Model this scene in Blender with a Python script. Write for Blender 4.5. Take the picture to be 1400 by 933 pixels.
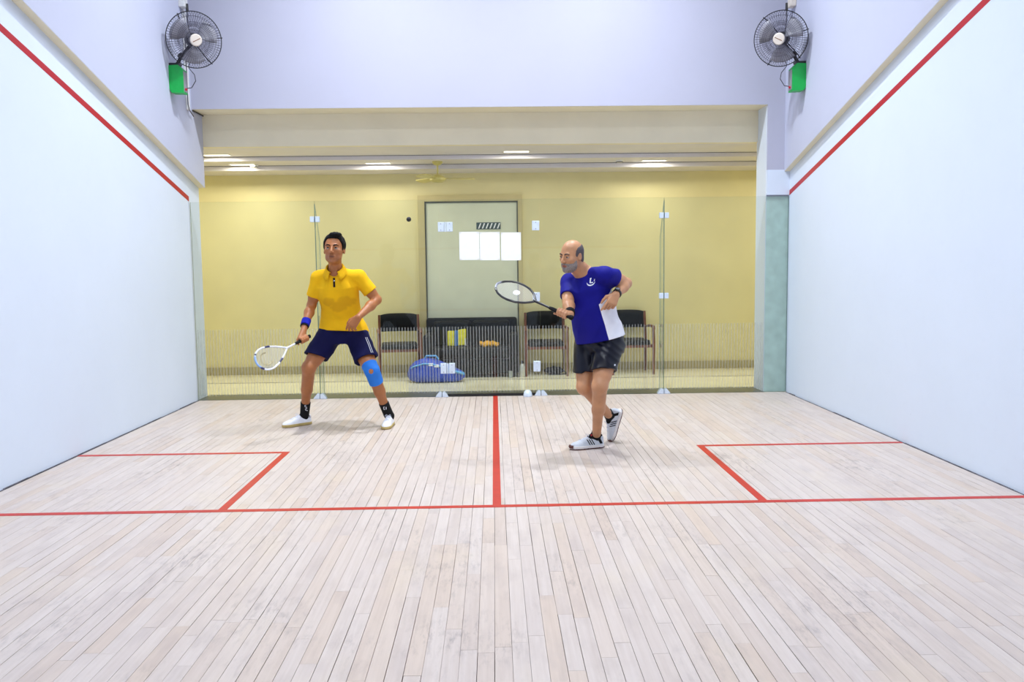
import bpy, bmesh, math, random
import numpy as np
from mathutils import Vector, Matrix
from mathutils.bvhtree import BVHTree

for o in list(bpy.data.objects):
    bpy.data.objects.remove(o)
S = bpy.context.scene
COL = S.collection
rnd = random.Random(7)
PI = math.pi

# ------------------------------------------------------------------ camera
def cam_matrix(pitch, yaw, roll):
    return Matrix.Rotation(yaw, 3, 'Z') @ Matrix.Rotation(pitch, 3, 'X') @ Matrix.Rotation(roll, 3, 'Y')
CAM = Vector((0.0151, -9.2047, 1.4112))
CR = cam_matrix(-0.08802, -0.02036, 0.01205)
cam = bpy.data.cameras.new('camera')
cam.sensor_width = 36.0
cam.lens = 1167.7 / 1400 * 36
cam.clip_start = 0.05
camo = bpy.data.objects.new('camera', cam)
COL.objects.link(camo)
camo.matrix_world = Matrix((
    (CR[0][0], CR[0][2], -CR[0][1], CAM.x),
    (CR[1][0], CR[1][2], -CR[1][1], CAM.y),
    (CR[2][0], CR[2][2], -CR[2][1], CAM.z),
    (0, 0, 0, 1)))
S.camera = camo

# ------------------------------------------------------------------ world, exposure
w = bpy.data.worlds.new('world')
S.world = w
w.use_nodes = True
w.node_tree.nodes['Background'].inputs[0].default_value = (0.9, 0.95, 1, 1)
w.node_tree.nodes['Background'].inputs[1].default_value = 0.05
S.view_settings.view_transform = 'Standard'
S.view_settings.look = 'None'
S.view_settings.gamma = 1
S.view_settings.use_curve_mapping = False
S.view_settings.exposure = 0.0

# ------------------------------------------------------------------ ceiling lamps of the court (their housings are built below)
COURT_LAMPS = [(-1.25, -1.65), (1.25, -1.65), (-1.25, -4.9), (1.25, -4.9), (-1.25, -7.9), (1.25, -7.9)]
LAMP_Z = 5.72
for i, (lx, ly) in enumerate(COURT_LAMPS):
    L = bpy.data.lights.new('court_lamp_light', 'AREA')
    L.shape = 'RECTANGLE'
    L.size = 0.2
    L.size_y = 0.16
    L.energy = [110, 110, 52, 52, 28, 28][i]
    L.spread = math.radians(140)
    L.color = (0.87, 0.93, 1.0)
    lo = bpy.data.objects.new('court_lamp_light', L)
    lo.location = (lx, ly, LAMP_Z)
    COL.objects.link(lo)

# ================================================================== materials
def srgb(r, g, b):
    f = lambda c: (c / 255 / 12.92) if c / 255 <= 0.04045 else ((c / 255 + 0.055) / 1.055) ** 2.4
    return (f(r), f(g), f(b), 1)

class NT:
    def __init__(s, name):
        s.m = bpy.data.materials.new(name)
        s.m.use_nodes = True
        s.t = s.m.node_tree
        s.b = s.t.nodes['Principled BSDF']
        s.out = s.t.nodes['Material Output']
    def n(s, kind, **kw):
        x = s.t.nodes.new(kind)
        for k, v in kw.items():
            if k.startswith('i_'):
                x.inputs[k[2:].replace('_', ' ')].default_value = v
            else:
                setattr(x, k, v)
        return x
    def l(s, a, b):
        s.t.links.new(a, b)
    def mix(s, fac, a, b, blend='MIX'):
        x = s.t.nodes.new('ShaderNodeMix')
        x.data_type = 'RGBA'
        x.blend_type = blend
        for sock, v in ((x.inputs[0], fac), (x.inputs[6], a), (x.inputs[7], b)):
            if hasattr(v, 'is_linked') or hasattr(v, 'links'):
                s.l(v, sock)
            else:
                sock.default_value = v
        return x.outputs[2]
    def ramp(s, src, p0, p1, c0=(0, 0, 0, 1), c1=(1, 1, 1, 1)):
        x = s.t.nodes.new('ShaderNodeValToRGB')
        x.color_ramp.elements[0].position = p0
        x.color_ramp.elements[1].position = p1
        x.color_ramp.elements[0].color = c0
        x.color_ramp.elements[1].color = c1
        s.l(src, x.inputs[0])
        return x.outputs[0]
    def pos(s):
        return s.n('ShaderNodeNewGeometry').outputs['Position']
    def obj(s):
        return s.n('ShaderNodeTexCoord').outputs['Object']
    def scaled(s, vec, sc):
        m = s.n('ShaderNodeMapping')
        m.inputs['Scale'].default_value = sc
        s.l(vec, m.inputs['Vector'])
        return m.outputs[0]
    def noise(s, vec, scale, detail=3, rough=0.5):
        x = s.n('ShaderNodeTexNoise')
        x.inputs['Scale'].default_value = scale
        x.inputs['Detail'].default_value = detail
        x.inputs['Roughness'].default_value = rough
        s.l(vec, x.inputs['Vector'])
        return x.outputs[0]
    def bump(s, h, strength, dist):
        x = s.n('ShaderNodeBump')
        x.inputs['Strength'].default_value = strength
        x.inputs['Distance'].default_value = dist
        s.l(h, x.inputs['Height'])
        s.l(x.outputs[0], s.b.inputs['Normal'])

def plain(name, col, rough=0.5, metal=0.0, var=0.08, vscale=20, bump=0.0, bscale=80, bdist=0.002, spec=0.5, coat=0.0):
    k = NT(name)
    n = k.noise(k.obj(), vscale, 3)
    c1 = tuple(min(1, c * (1 + var)) for c in col[:3]) + (1,)
    c0 = tuple(c * (1 - var) for c in col[:3]) + (1,)
    k.l(k.ramp(n, 0.3, 0.7, c0, c1), k.b.inputs['Base Color'])
    k.b.inputs['Roughness'].default_value = rough
    k.b.inputs['Metallic'].default_value = metal
    k.b.inputs['Specular IOR Level'].default_value = spec
    k.b.inputs['Coat Weight'].default_value = coat
    if bump:
        k.bump(k.noise(k.obj(), bscale, 4), bump, bdist)
    return k.m

M = {}
def plaster(name, col, mark=0.25, rough=0.55):
    k = NT(name)
    P = k.pos()
    base = k.ramp(k.noise(P, 1.3, 4, 0.6), 0.3, 0.75, tuple(c * 0.965 for c in col[:3]) + (1,), col)
    fine = k.noise(P, 14, 4, 0.6)
    base = k.mix(k.ramp(fine, 0.55, 0.8, (0, 0, 0, 1), (0.12, 0.12, 0.12, 1)), base, tuple(c * 0.85 for c in col[:3]) + (1,))
    # scattered ball marks
    v = k.n('ShaderNodeTexVoronoi')
    v.inputs['Scale'].default_value = 2.6
    k.l(P, v.inputs['Vector'])
    spot = k.ramp(v.outputs['Distance'], 0.012, 0.03, (mark, mark, mark, 1), (0, 0, 0, 1))
    sel = k.ramp(k.noise(P, 0.9, 2), 0.5, 0.56)
    mm = k.mix(1.0, spot, sel, 'MULTIPLY')
    base = k.mix(mm, base, srgb(120, 118, 125))
    k.l(base, k.b.inputs['Base Color'])
    k.b.inputs['Roughness'].default_value = rough
    k.bump(fine, 0.06, 0.004)
    return k.m
M['court_wall'] = plaster('court_wall_plaster', (0.70, 0.78, 0.90, 1))
M['upper_wall'] = plaster('upper_wall_paint', (0.525, 0.55, 0.69, 1), 0.1, 0.7)
M['back_wall'] = plaster('back_wall_paint', (0.475, 0.48, 0.585, 1), 0.1, 0.7)
M['cement'] = plain('grey_green_cement', srgb(194, 216, 210), 0.6, var=0.10, vscale=9)
M['yellow_wall'] = plain('lobby_yellow_paint', srgb(227, 218, 166), 0.6, var=0.03, vscale=3)
M['cream'] = plain('cream_plaster_and_shade_tint', srgb(238, 230, 202), 0.65, var=0.03, vscale=3)  # bulkhead plaster; on the soffits it paints in warm bounce shade
M['ceiling_panel'] = plain('lobby_ceiling_board', srgb(222, 219, 224), 0.5, var=0.03, vscale=3)
M['skirting'] = plain('skirting_stone', srgb(176, 166, 120), 0.3, var=0.08, vscale=6)
M['marble'] = plain('cream_marble', srgb(240, 231, 196), 0.18, var=0.05, vscale=4)
M['dark_stone'] = plain('dark_stone', srgb(70, 68, 48), 0.3, var=0.2, vscale=30)
M['threshold'] = plain('threshold_granite', srgb(92, 92, 78), 0.35, var=0.2, vscale=60)
M['dark_gap'] = plain('dark_underlay', srgb(34, 31, 32), 0.9, var=0.3, vscale=8)
M['joint'] = plain('grimy_joint', srgb(96, 94, 102), 0.9, var=0.45, vscale=14)
M['court_ceiling'] = plain('court_ceiling_board', (0.78, 0.79, 0.8, 1), 0.8, var=0.02)

def wood_floor():
    k = NT('whitewashed_maple')
    P = k.pos()
    a = k.n('ShaderNodeAttribute')
    a.attribute_name = 'tone'
    sep = k.n('ShaderNodeSeparateColor')
    k.l(a.outputs['Color'], sep.inputs[0])
    # the tone shifts the grain so that each board has its own
    add = k.n('ShaderNodeVectorMath', operation='ADD')
    sc = k.n('ShaderNodeVectorMath', operation='SCALE')
    sc.inputs['Scale'].default_value = 37.0
    k.l(a.outputs['Color'], sc.inputs[0])
    k.l(P, add.inputs[0])
    k.l(sc.outputs[0], add.inputs[1])
    g = k.noise(k.scaled(add.outputs[0], (60, 2.2, 1)), 1.0, 5, 0.6)
    blot = k.noise(k.scaled(add.outputs[0], (9, 3.2, 1)), 1.0, 3, 0.55)
    light = srgb(206, 194, 187)
    warm = srgb(203, 185, 171)
    base = k.mix(sep.outputs[1], light, warm)
    base = k.mix(k.ramp(sep.outputs[0], 0.0, 1.0, (0, 0, 0, 1), (0.26, 0.26, 0.26, 1)), base, srgb(182, 166, 160))
    base = k.mix(k.ramp(g, 0.35, 0.8, (0, 0, 0, 1), (0.34, 0.34, 0.34, 1)), base, srgb(168, 148, 134))
    base = k.mix(k.ramp(blot, 0.5, 0.85, (0, 0, 0, 1), (0.5, 0.5, 0.5, 1)), base, srgb(166, 152, 148))
    # scuffed grey patches running along the boards, across many boards
    sc1 = k.noise(k.scaled(P, (2.2, 1.1, 1)), 1.0, 5, 0.62)
    sc2 = k.noise(k.scaled(P, (38, 9, 1)), 1.0, 4, 0.7)
    scuff = k.mix(1.0, k.ramp(sc1, 0.49, 0.70), k.ramp(sc2, 0.48, 0.76), 'MULTIPLY')
    scm = k.mix(1.0, scuff, (0.75, 0.75, 0.75, 1), 'MULTIPLY')
    base = k.mix(scm, base, srgb(104, 94, 98))
    # yellow tinted varnish remains
    yl = k.noise(k.scaled(P, (3, 1.6, 1)), 1.0, 3, 0.5)
    base = k.mix(k.ramp(yl, 0.56, 0.75, (0, 0, 0, 1), (0.24, 0.24, 0.24, 1)), base, srgb(212, 196, 168))
    k.l(base, k.b.inputs['Base Color'])
    k.b.inputs['Roughness'].default_value = 0.42
    k.b.inputs['Specular IOR Level'].default_value = 0.35
    k.bump(g, 0.08, 0.001)
    return k.m
M['boards'] = wood_floor()
M['line_paint'] = plain('red_court_paint', srgb(182, 30, 10), 0.45, var=0.08, vscale=9)
M['line_paint_wall'] = plain('red_wall_paint', srgb(178, 10, 24), 0.45, var=0.05, vscale=9)

def glass_mat(name, tint, refl=1.0):
    k = NT(name)
    k.t.nodes.remove(k.b)
    tr = k.n('ShaderNodeBsdfTransparent')
    tr.inputs[0].default_value = tint
    gl = k.n('ShaderNodeBsdfGlossy')
    gl.inputs['Roughness'].default_value = 0.0
    gl.inputs[0].default_value = (refl, refl, refl, 1)
    fr = k.n('ShaderNodeFresnel')
    # the pane does not bend the rays, so leaving it must reflect as little as entering it
    bf = k.n('ShaderNodeNewGeometry').outputs['Backfacing']
    ior = k.n('ShaderNodeMapRange')
    ior.inputs['To Min'].default_value = 1.5
    ior.inputs['To Max'].default_value = 1 / 1.5
    k.l(bf, ior.inputs['Value'])
    k.l(ior.outputs[0], fr.inputs['IOR'])
    mx = k.n('ShaderNodeMixShader')
    k.l(fr.outputs[0], mx.inputs[0])
    k.l(tr.outputs[0], mx.inputs[1])
    k.l(gl.outputs[0], mx.inputs[2])
    k.l(mx.outputs[0], k.out.inputs[0])
    return k.m
M['glass'] = glass_mat('clear_glass', (0.965, 0.985, 0.975, 1), 0.38)
M['glass_edge'] = plain('green_glass_edge', srgb(92, 122, 116), 0.15, var=0.1, vscale=3)
M['fin_edge'] = plain('pale_glass_edge', srgb(140, 170, 160), 0.15, var=0.1, vscale=3)
M['fin_glass'] = glass_mat('fin_glass', (0.95, 0.98, 0.965, 1), 1.0)
def film():
    k = NT('frosted_film')
    k.b.inputs['Base Color'].default_value = srgb(186, 190, 186)
    k.b.inputs['Roughness'].default_value = 0.8
    n = k.noise(k.obj(), 30, 2)
    k.l(k.ramp(n, 0.2, 0.8, (0.15, 0.15, 0.15, 1), (0.2, 0.2, 0.2, 1)), k.b.inputs['Alpha'])
    return k.m
M['film'] = film()
M['steel'] = plain('brushed_steel', srgb(205, 212, 220), 0.35, 0.6, 0.06, 30)
M['fitting'] = plain('pale_steel_fitting', srgb(214, 226, 240), 0.4, 0.2, 0.05, 30)
M['rubber'] = plain('black_rubber', srgb(26, 26, 28), 0.6, var=0.2)
M['paper'] = plain('white_paper', srgb(240, 243, 246), 0.8, var=0.02)
M['black_paint'] = plain('black_paint', srgb(28, 28, 30), 0.4, var=0.15)
M['wire'] = plain('grey_wire', srgb(70, 68, 80), 0.4, 0.4, 0.1)
M['green_box'] = plain('green_plastic', srgb(12, 176, 74), 0.4, var=0.05)
M['grey_plastic'] = plain('grey_plastic', srgb(142, 142, 146), 0.5, var=0.08)
M['blade'] = plain('pale_blade_plastic', srgb(150, 150, 160), 0.4, var=0.05)
M['white_plastic'] = plain('white_plastic', srgb(228, 228, 226), 0.4, var=0.03)
M['cream_plastic'] = plain('cream_plastic', srgb(226, 216, 204), 0.4, var=0.03)
M['brown'] = plain('brown_print', srgb(140, 96, 60), 0.5)
M['red_plastic'] = plain('red_plastic', srgb(190, 24, 40), 0.4)
def emis(name, col, st):
    k = NT(name)
    k.b.inputs['Base Color'].default_value = col
    k.b.inputs['Emission Color'].default_value = col
    k.b.inputs['Emission Strength'].default_value = st
    return k.m
M['lamp'] = emis('warm_lamp_panel', srgb(255, 250, 225), 2.2)
M['lamp_cool'] = emis('cool_lamp_panel', srgb(240, 246, 255), 6.0)
def wood(name, c0, c1):
    k = NT(name)
    g = k.noise(k.scaled(k.obj(), (40, 40, 4)), 1.0, 4, 0.6)
    k.l(k.ramp(g, 0.3, 0.7, c0, c1), k.b.inputs['Base Color'])
    k.b.inputs['Roughness'].default_value = 0.35
    return k.m
M['chair_wood'] = wood('reddish_chair_wood', srgb(84, 44, 28), srgb(132, 78, 48))
M['black_leather'] = plain('black_leatherette', srgb(11, 13, 13), 0.45, var=0.2, bump=0.3, bscale=60, spec=0.2)
M['sofa_leather'] = plain('sofa_leatherette', srgb(13, 15, 18), 0.5, var=0.2, bump=0.3, bscale=50, spec=0.2)
M['door_paint'] = plain('door_paint', srgb(222, 226, 202), 0.45, var=0.03, vscale=5)
M['door_frame'] = plain('door_frame_paint', srgb(198, 186, 136), 0.5, var=0.04, vscale=5)
M['door_gap'] = plain('door_reveal', srgb(96, 100, 92), 0.6, var=0.1)
M['fan_ivory'] = plain('ivory_enamel', srgb(206, 196, 120), 0.35, var=0.05)
M['bag_blue'] = plain('blue_nylon', srgb(36, 66, 170), 0.5, var=0.15, vscale=9, bump=0.4, bscale=14, bdist=0.02)
M['bag_light'] = plain('light_blue_nylon', srgb(86, 160, 214), 0.5, var=0.08)
M['yellow_cloth'] = plain('yellow_cloth', srgb(234, 226, 40), 0.8, var=0.1, vscale=20, bump=0.3)
M['ochre_cloth'] = plain('ochre_cloth', srgb(214, 158, 40), 0.85, var=0.15, vscale=20, bump=0.5)
M['blue_cloth'] = plain('blue_cloth', srgb(58, 118, 190), 0.8, var=0.1)
M['bottle_steel'] = plain('bottle_steel', srgb(200, 200, 190), 0.3, 0.5, 0.05)
M['tumbler'] = plain('clear_tumbler', srgb(150, 156, 150), 0.2, var=0.1)
M['sign'] = plain('dark_sign_plate', srgb(66, 84, 86), 0.4, var=0.1)

# people
def cloth(name, col, rough=0.8, fine=900, bumps=0.25, attr=None, c2=None, sheen=0.0, spec=0.3):
    k = NT(name)
    n = k.noise(k.obj(), 9, 3)
    base = k.ramp(n, 0.3, 0.7, tuple(c * 0.92 for c in col[:3]) + (1,), tuple(min(1, c * 1.05) for c in col[:3]) + (1,))
    if attr:
        a = k.n('ShaderNodeAttribute')
        a.attribute_name = attr
        base = k.mix(a.outputs['Fac'], base, c2)
    k.l(base, k.b.inputs['Base Color'])
    k.b.inputs['Roughness'].default_value = rough
    k.b.inputs['Specular IOR Level'].default_value = spec
    k.bump(k.noise(k.obj(), fine, 2), bumps, 0.0006)
    return k.m
def skin(name, col, lip, beard):
    k = NT(name)
    a = k.n('ShaderNodeAttribute')
    a.attribute_name = 'tint'
    sep = k.n('ShaderNodeSeparateColor')
    k.l(a.outputs['Color'], sep.inputs[0])
    n = k.noise(k.obj(), 12, 4)
    base = k.ramp(n, 0.3, 0.75, tuple(c * 0.86 for c in col[:3]) + (1,), tuple(min(1, c * 1.1) for c in col[:3]) + (1,))
    base = k.mix(sep.outputs[0], base, lip)
    base = k.mix(sep.outputs[1], base, beard)
    k.l(base, k.b.inputs['Base Color'])
    k.b.inputs['Roughness'].default_value = 0.45
    k.b.inputs['Subsurface Weight'].default_value = 0.06
    k.b.inputs['Subsurface Radius'].default_value = (0.01, 0.004, 0.002)
    k.bump(k.noise(k.obj(), 180, 3), 0.12, 0.001)
    return k.m
M['skin_a'] = skin('brown_skin', srgb(172, 108, 62), srgb(128, 62, 48), srgb(104, 66, 46))
M['skin_c'] = skin('tan_skin', srgb(196, 142, 102), srgb(150, 84, 70), srgb(150, 138, 128))
M['lip_dark'] = plain('dark_lip_line', srgb(70, 30, 24), 0.6)
M['hair_black'] = plain('black_hair', srgb(14, 11, 12), 0.6, var=0.3, vscale=120, bump=0.5, bscale=160, bdist=0.003, spec=0.15)
M['hair_grey'] = plain('grey_hair', srgb(84, 76, 78), 0.7, var=0.3, vscale=160, bump=0.8, bscale=260, bdist=0.003)
M['beard_grey'] = plain('grey_beard', srgb(138, 128, 122), 0.8, var=0.3, vscale=140, bump=0.8, bscale=260, bdist=0.003)
M['brow_grey'] = plain('dark_brow', srgb(60, 48, 44), 0.7, var=0.3, vscale=200)
M['eye_white'] = plain('eye_white', srgb(178, 164, 152), 0.4, var=0.02, spec=0.2)
M['iris'] = plain('dark_iris', srgb(26, 16, 12), 0.2, var=0.1)
M['polo'] = cloth('yellow_pique', srgb(238, 184, 8), 0.85, attr='stain', c2=srgb(176, 118, 10))
M['polo_dark'] = cloth('dark_collar_lining', srgb(44, 26, 16))
M['navy'] = cloth('navy_polyester', srgb(17, 18, 62), 0.75, spec=0.12)
M['navy_shiny'] = cloth('shiny_black_navy', srgb(7, 10, 27), 0.34, spec=0.3)
M['tee_blue'] = cloth('royal_blue_jersey', srgb(16, 15, 128), 0.7, spec=0.2)
M['white_cloth'] = cloth('white_jersey', srgb(236, 238, 246), 0.75)
M['black_cloth'] = cloth('black_knit', srgb(18, 18, 20), 0.85)
M['royal_terry'] = cloth('blue_terry', srgb(24, 32, 168), 0.9, fine=400, bumps=0.6)
M['brace_blue'] = cloth('sky_blue_neoprene', srgb(40, 120, 214), 0.7)
M['shoe_white'] = plain('white_leather', srgb(236, 238, 244), 0.45, var=0.03, vscale=30)
M['sole_tan'] = plain('tan_rubber', srgb(186, 164, 104), 0.7, var=0.1)
M['sole_white'] = plain('white_rubber', srgb(226, 222, 220), 0.6, var=0.04)
M['sole_dark'] = plain('dark_gum_rubber', srgb(84, 40, 34), 0.6, var=0.1)
M['shoe_grey'] = plain('pale_grey_mesh', srgb(206, 212, 220), 0.6, var=0.08, vscale=200)
M['lace'] = plain('lace_white', srgb(208, 212, 226), 0.7, var=0.05)
M['frame_white'] = plain('racket_white', srgb(226, 230, 240), 0.3, var=0.04)
M['frame_navy'] = plain('racket_navy', srgb(34, 40, 92), 0.3, var=0.1)
M['frame_pale'] = plain('racket_pale_blue', srgb(140, 176, 226), 0.3, var=0.05)
M['frame_black'] = plain('racket_black', srgb(24, 25, 30), 0.3, var=0.1)
M['frame_grey'] = plain('racket_grey', srgb(150, 152, 164), 0.3, var=0.08)
M['string'] = plain('pale_string', srgb(214, 214, 206), 0.5, var=0.04)
M['string_tan'] = plain('string_ink', srgb(170, 156, 110), 0.6, var=0.04)

# ================================================================== mesh helpers
def link(name, me, mat=None, parent=None, smooth=False):
    o = bpy.data.objects.new(name, me)
    COL.objects.link(o)
    if mat is not None:
        for m_ in (mat if isinstance(mat, (list, tuple)) else [mat]):
            me.materials.append(m_)
    if smooth:
        me.polygons.foreach_set('use_smooth', [True] * len(me.polygons))
    if parent is not None:
        o.parent = parent
        o.matrix_parent_inverse = Matrix.Identity(4)
    return o
def tag(o, label=None, cat=None, group=None, kind=None):
    if label: o['label'] = label
    if cat: o['category'] = cat
    if group: o['group'] = group
    if kind: o['kind'] = kind
    return o
def empty(name, loc=(0, 0, 0)):
    o = bpy.data.objects.new(name, None)
    o.empty_display_size = 0.1
    COL.objects.link(o)
    o.location = loc
    return o
def perp(d):
    d = Vector(d).normalized()
    a = Vector((0, 0, 1)) if abs(d.z) < 0.9 else Vector((1, 0, 0))
    u = d.cross(a).normalized()
    return u, d.cross(u).normalized()

class MB:
    """collects shapes; build() links them as ONE mesh object (positions relative to org)"""
    def __init__(s, org=(0, 0, 0)):
        s.v = []; s.f = []; s.mi = []; s.o = Vector(org)
    def _add(s, vs, fs, mi=0, mat=None):
        b = len(s.v)
        for p in vs:
            p = Vector(p)
            if mat is not None: p = mat @ p
            s.v.append(p)
        for f in fs:
            s.f.append([b + i for i in f]); s.mi.append(mi)
    def box(s, lo, hi, mi=0, mat=None):
        (x0, y0, z0), (x1, y1, z1) = lo, hi
        vs = [(x0, y0, z0), (x1, y0, z0), (x1, y1, z0), (x0, y1, z0), (x0, y0, z1), (x1, y0, z1), (x1, y1, z1), (x0, y1, z1)]
        fs = [(0, 3, 2, 1), (4, 5, 6, 7), (0, 1, 5, 4), (1, 2, 6, 5), (2, 3, 7, 6), (3, 0, 4, 7)]
        s._add(vs, fs, mi, mat)
    def rbox(s, lo, hi, r, seg=3, mi=0, mat=None):
        bm = bmesh.new()
        bmesh.ops.create_cube(bm, size=1)
        for v in bm.verts:
            v.co = Vector([lo[i] + (v.co[i] + 0.5) * (hi[i] - lo[i]) for i in range(3)])
        bmesh.ops.bevel(bm, geom=list(bm.edges), offset=r, segments=seg, profile=0.5, affect='EDGES')
        bm.verts.index_update()
        s._add([v.co.copy() for v in bm.verts], [[v.index for v in f.verts] for f in bm.faces], mi, mat)
        bm.free()
    def prism(s, pts, axis, a, b, mi=0):
        """polygon pts in the two other axes, extruded along axis from a to b"""
        def mk(p, c):
            q = [0, 0, 0]; o = [i for i in range(3) if i != axis]
            q[o[0]], q[o[1]], q[axis] = p[0], p[1], c
            return q
        n = len(pts)
        vs = [mk(p, a) for p in pts] + [mk(p, b) for p in pts]
        fs = [list(range(n))[::-1], list(range(n, 2 * n))] + [(i, (i + 1) % n, n + (i + 1) % n, n + i) for i in range(n)]
        s._add(vs, fs, mi)
    def tube(s, pts, r, n=8, closed=False, mi=0, cap=True, flat=1.0):
        pts = [Vector(p) for p in pts]
        m = len(pts)
        rs = r if isinstance(r, (list, tuple)) else [r] * m
        rings = []
        u = None
        for i in range(m):
            if closed: d = pts[(i + 1) % m] - pts[i - 1]
            else: d = pts[min(i + 1, m - 1)] - pts[max(i - 1, 0)]
            d.normalize()
            if u is None: u, v = perp(d)
            else:
                u = (u - d * u.dot(d)).normalized(); v = d.cross(u)
            rings.append([pts[i] + (u * math.cos(2 * PI * j / n) + v * math.sin(2 * PI * j / n) * flat) * rs[i] for j in range(n)])
        vs = [p for rg in rings for p in rg]
        fs = []
        for i in range(m if closed else m - 1):
            i2 = (i + 1) % m
            for j in range(n):
                fs.append((i * n + j, i * n + (j + 1) % n, i2 * n + (j + 1) % n, i2 * n + j))
        if cap and not closed:
            fs.append(list(range(n))[::-1]); fs.append([(m - 1) * n + j for j in range(n)])
        s._add(vs, fs, mi)
    def lathe(s, prof, n=24, mat=None, mi=0):
        """prof: (r, z); revolved about z, then mat"""
        vs = []; fs = []
        m = len(prof)
        for r, z in prof:
            for j in range(n):
                vs.append((r * math.cos(2 * PI * j / n), r * math.sin(2 * PI * j / n), z))
        for i in range(m - 1):
            for j in range(n):
                fs.append((i * n + j, i * n + (j + 1) % n, (i + 1) * n + (j + 1) % n, (i + 1) * n + j))
        fs.append(list(range(n))[::-1]); fs.append([(m - 1) * n + j for j in range(n)])
        s._add(vs, fs, mi, mat)
    def build(s, name, mat, parent=None, smooth=False):
        me = bpy.data.meshes.new(name)
        me.from_pydata([tuple(p - s.o) for p in s.v], [], s.f)
        o = link(name, me, mat, parent, smooth)
        if max(s.mi, default=0) > 0:
            me.polygons.foreach_set('material_index', s.mi)
        if smooth:
            try: me.set_sharp_from_angle(angle=math.radians(42))
            except Exception: pass
        bm = bmesh.new(); bm.from_mesh(me); bmesh.ops.recalc_face_normals(bm, faces=bm.faces); bm.to_mesh(me); bm.free()
        return o
def part(name, mat, parent, fn, org=(0, 0, 0), smooth=False):
    b = MB(org); fn(b)
    return b.build(name, mat, parent, smooth)
def struct(name, mat, fn, label=None):
    o = part(name, mat, None, fn)
    o['kind'] = 'structure'
    if label: o['label'] = label
    return o
def copy_tree(o, parent=None):
    c = o.copy(); COL.objects.link(c)
    if parent is not None: c.parent = parent
    for ch in list(o.children): copy_tree(ch, c)
    return c

# ================================================================== the court shell
X0, X1 = -3.2, 3.2
FRONT = -9.75
XU0, XU1 = -3.13, 3.14          # upper side walls stand proud of the playing walls
END = 0.32
HDR = 3.087
TOP = 5.9
def ledge(y): return 2.385 - 0.264 * y
def lowside(x, s):
    def fn(b):
        b.prism([(FRONT, -0.05), (END, -0.05), (END, ledge(END)), (FRONT, ledge(FRONT))], 0, x, x + s * 0.3)
    return fn
def upside(x, s):
    def fn(b):
        b.prism([(FRONT, ledge(FRONT)), (END, ledge(END)), (END, TOP), (FRONT, TOP)], 0, x, x + s * 0.37)
    return fn
wl = struct('wall_left', M['court_wall'], lowside(X0, -1), 'white plastered left side wall with sloping red out line')
wr = struct('wall_right', M['court_wall'], lowside(X1, 1), 'white plastered right side wall with sloping red out line')
wlu = struct('wall_left_upper', M['upper_wall'], upside(XU0, -1), 'pale lilac upper part of the left side wall')
wru = struct('wall_right_upper', M['upper_wall'], upside(XU1, 1), 'pale lilac upper part of the right side wall')
def red(y): return 2.155 - 0.2535 * y
for par, x, s in ((wl, X0, 1), (wr, X1, -1)):
    part('out_line', M['line_paint_wall'], par, lambda b: b.prism(
        [(FRONT, red(FRONT) - 0.026), (0.0, red(0) - 0.026), (0.0, red(0) + 0.026), (FRONT, red(FRONT) + 0.026)], 0, x - s * 0.01, x + s * 0.0015))
wb = struct('wall_back', M['back_wall'], lambda b: b.box((XU0 - 0.3, 0, HDR), (XU1 + 0.3, END, TOP)), 'pale lilac wall above the glass at the back of the court')
part('pillar', M['back_wall'], wb, lambda b: b.box((2.955, 0.022, -0.05), (3.3, 0.36, HDR)))
part('pillar_plaster', M['back_wall'], wb, lambda b: b.box((2.955, 0.0, 2.40), (3.22, 0.03, HDR)))
part('plaster_block', M['court_wall'], wb, lambda b: b.box((2.955, -0.004, 2.135), (3.21, 0.03, 2.40)))
part('cement_face', M['cement'], wb, lambda b: b.box((2.957, 0.018, 0.0), (3.205, 0.03, 2.12)))
part('jamb_face', M['court_wall'], wb, lambda b: b.box((2.951, 0.02, 0.0), (2.958, 0.36, HDR - 0.002)))
part('soffit_shade_tint', M['cream'], wb, lambda b: b.box((XU0, 0.003, HDR - 0.004), (2.951, END, HDR)))  # header underside, its warm shade put into the cream colour
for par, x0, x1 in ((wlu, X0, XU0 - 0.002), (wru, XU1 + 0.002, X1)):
    part('ledge_soffit_shade_tint', M['cream'], par, lambda b: b.prism([(FRONT, ledge(FRONT) - 0.003), (END - 0.002, ledge(END) - 0.003), (END - 0.002, ledge(END) + 0.004), (FRONT, ledge(FRONT) + 0.004)], 0, x0, x1))  # strip coloured like the warm floor-bounce shade under the overhang
wf = struct('wall_front', M['court_wall'], lambda b: b.box((X0 - 0.3, FRONT - 0.2, -0.05), (X1 + 0.3, FRONT, TOP)), 'white front wall of the court')
for z in (1.805, 4.595):
    part('court_line', M['line_paint_wall'], wf, lambda b: b.box((X0, FRONT - 0.01, z - 0.025), (X1, FRONT + 0.0015, z + 0.025)))
part('tin', M['line_paint_wall'], wf, lambda b: b.box((X0, FRONT - 0.01, 0.43), (X1, FRONT + 0.02, 0.48)))
struct('ceiling', M['court_ceiling'], lambda b: b.box((X0 - 0.4, FRONT - 0.2, TOP), (X1 + 0.4, 0.36, TOP + 0.1)), 'white ceiling of the court')

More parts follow.
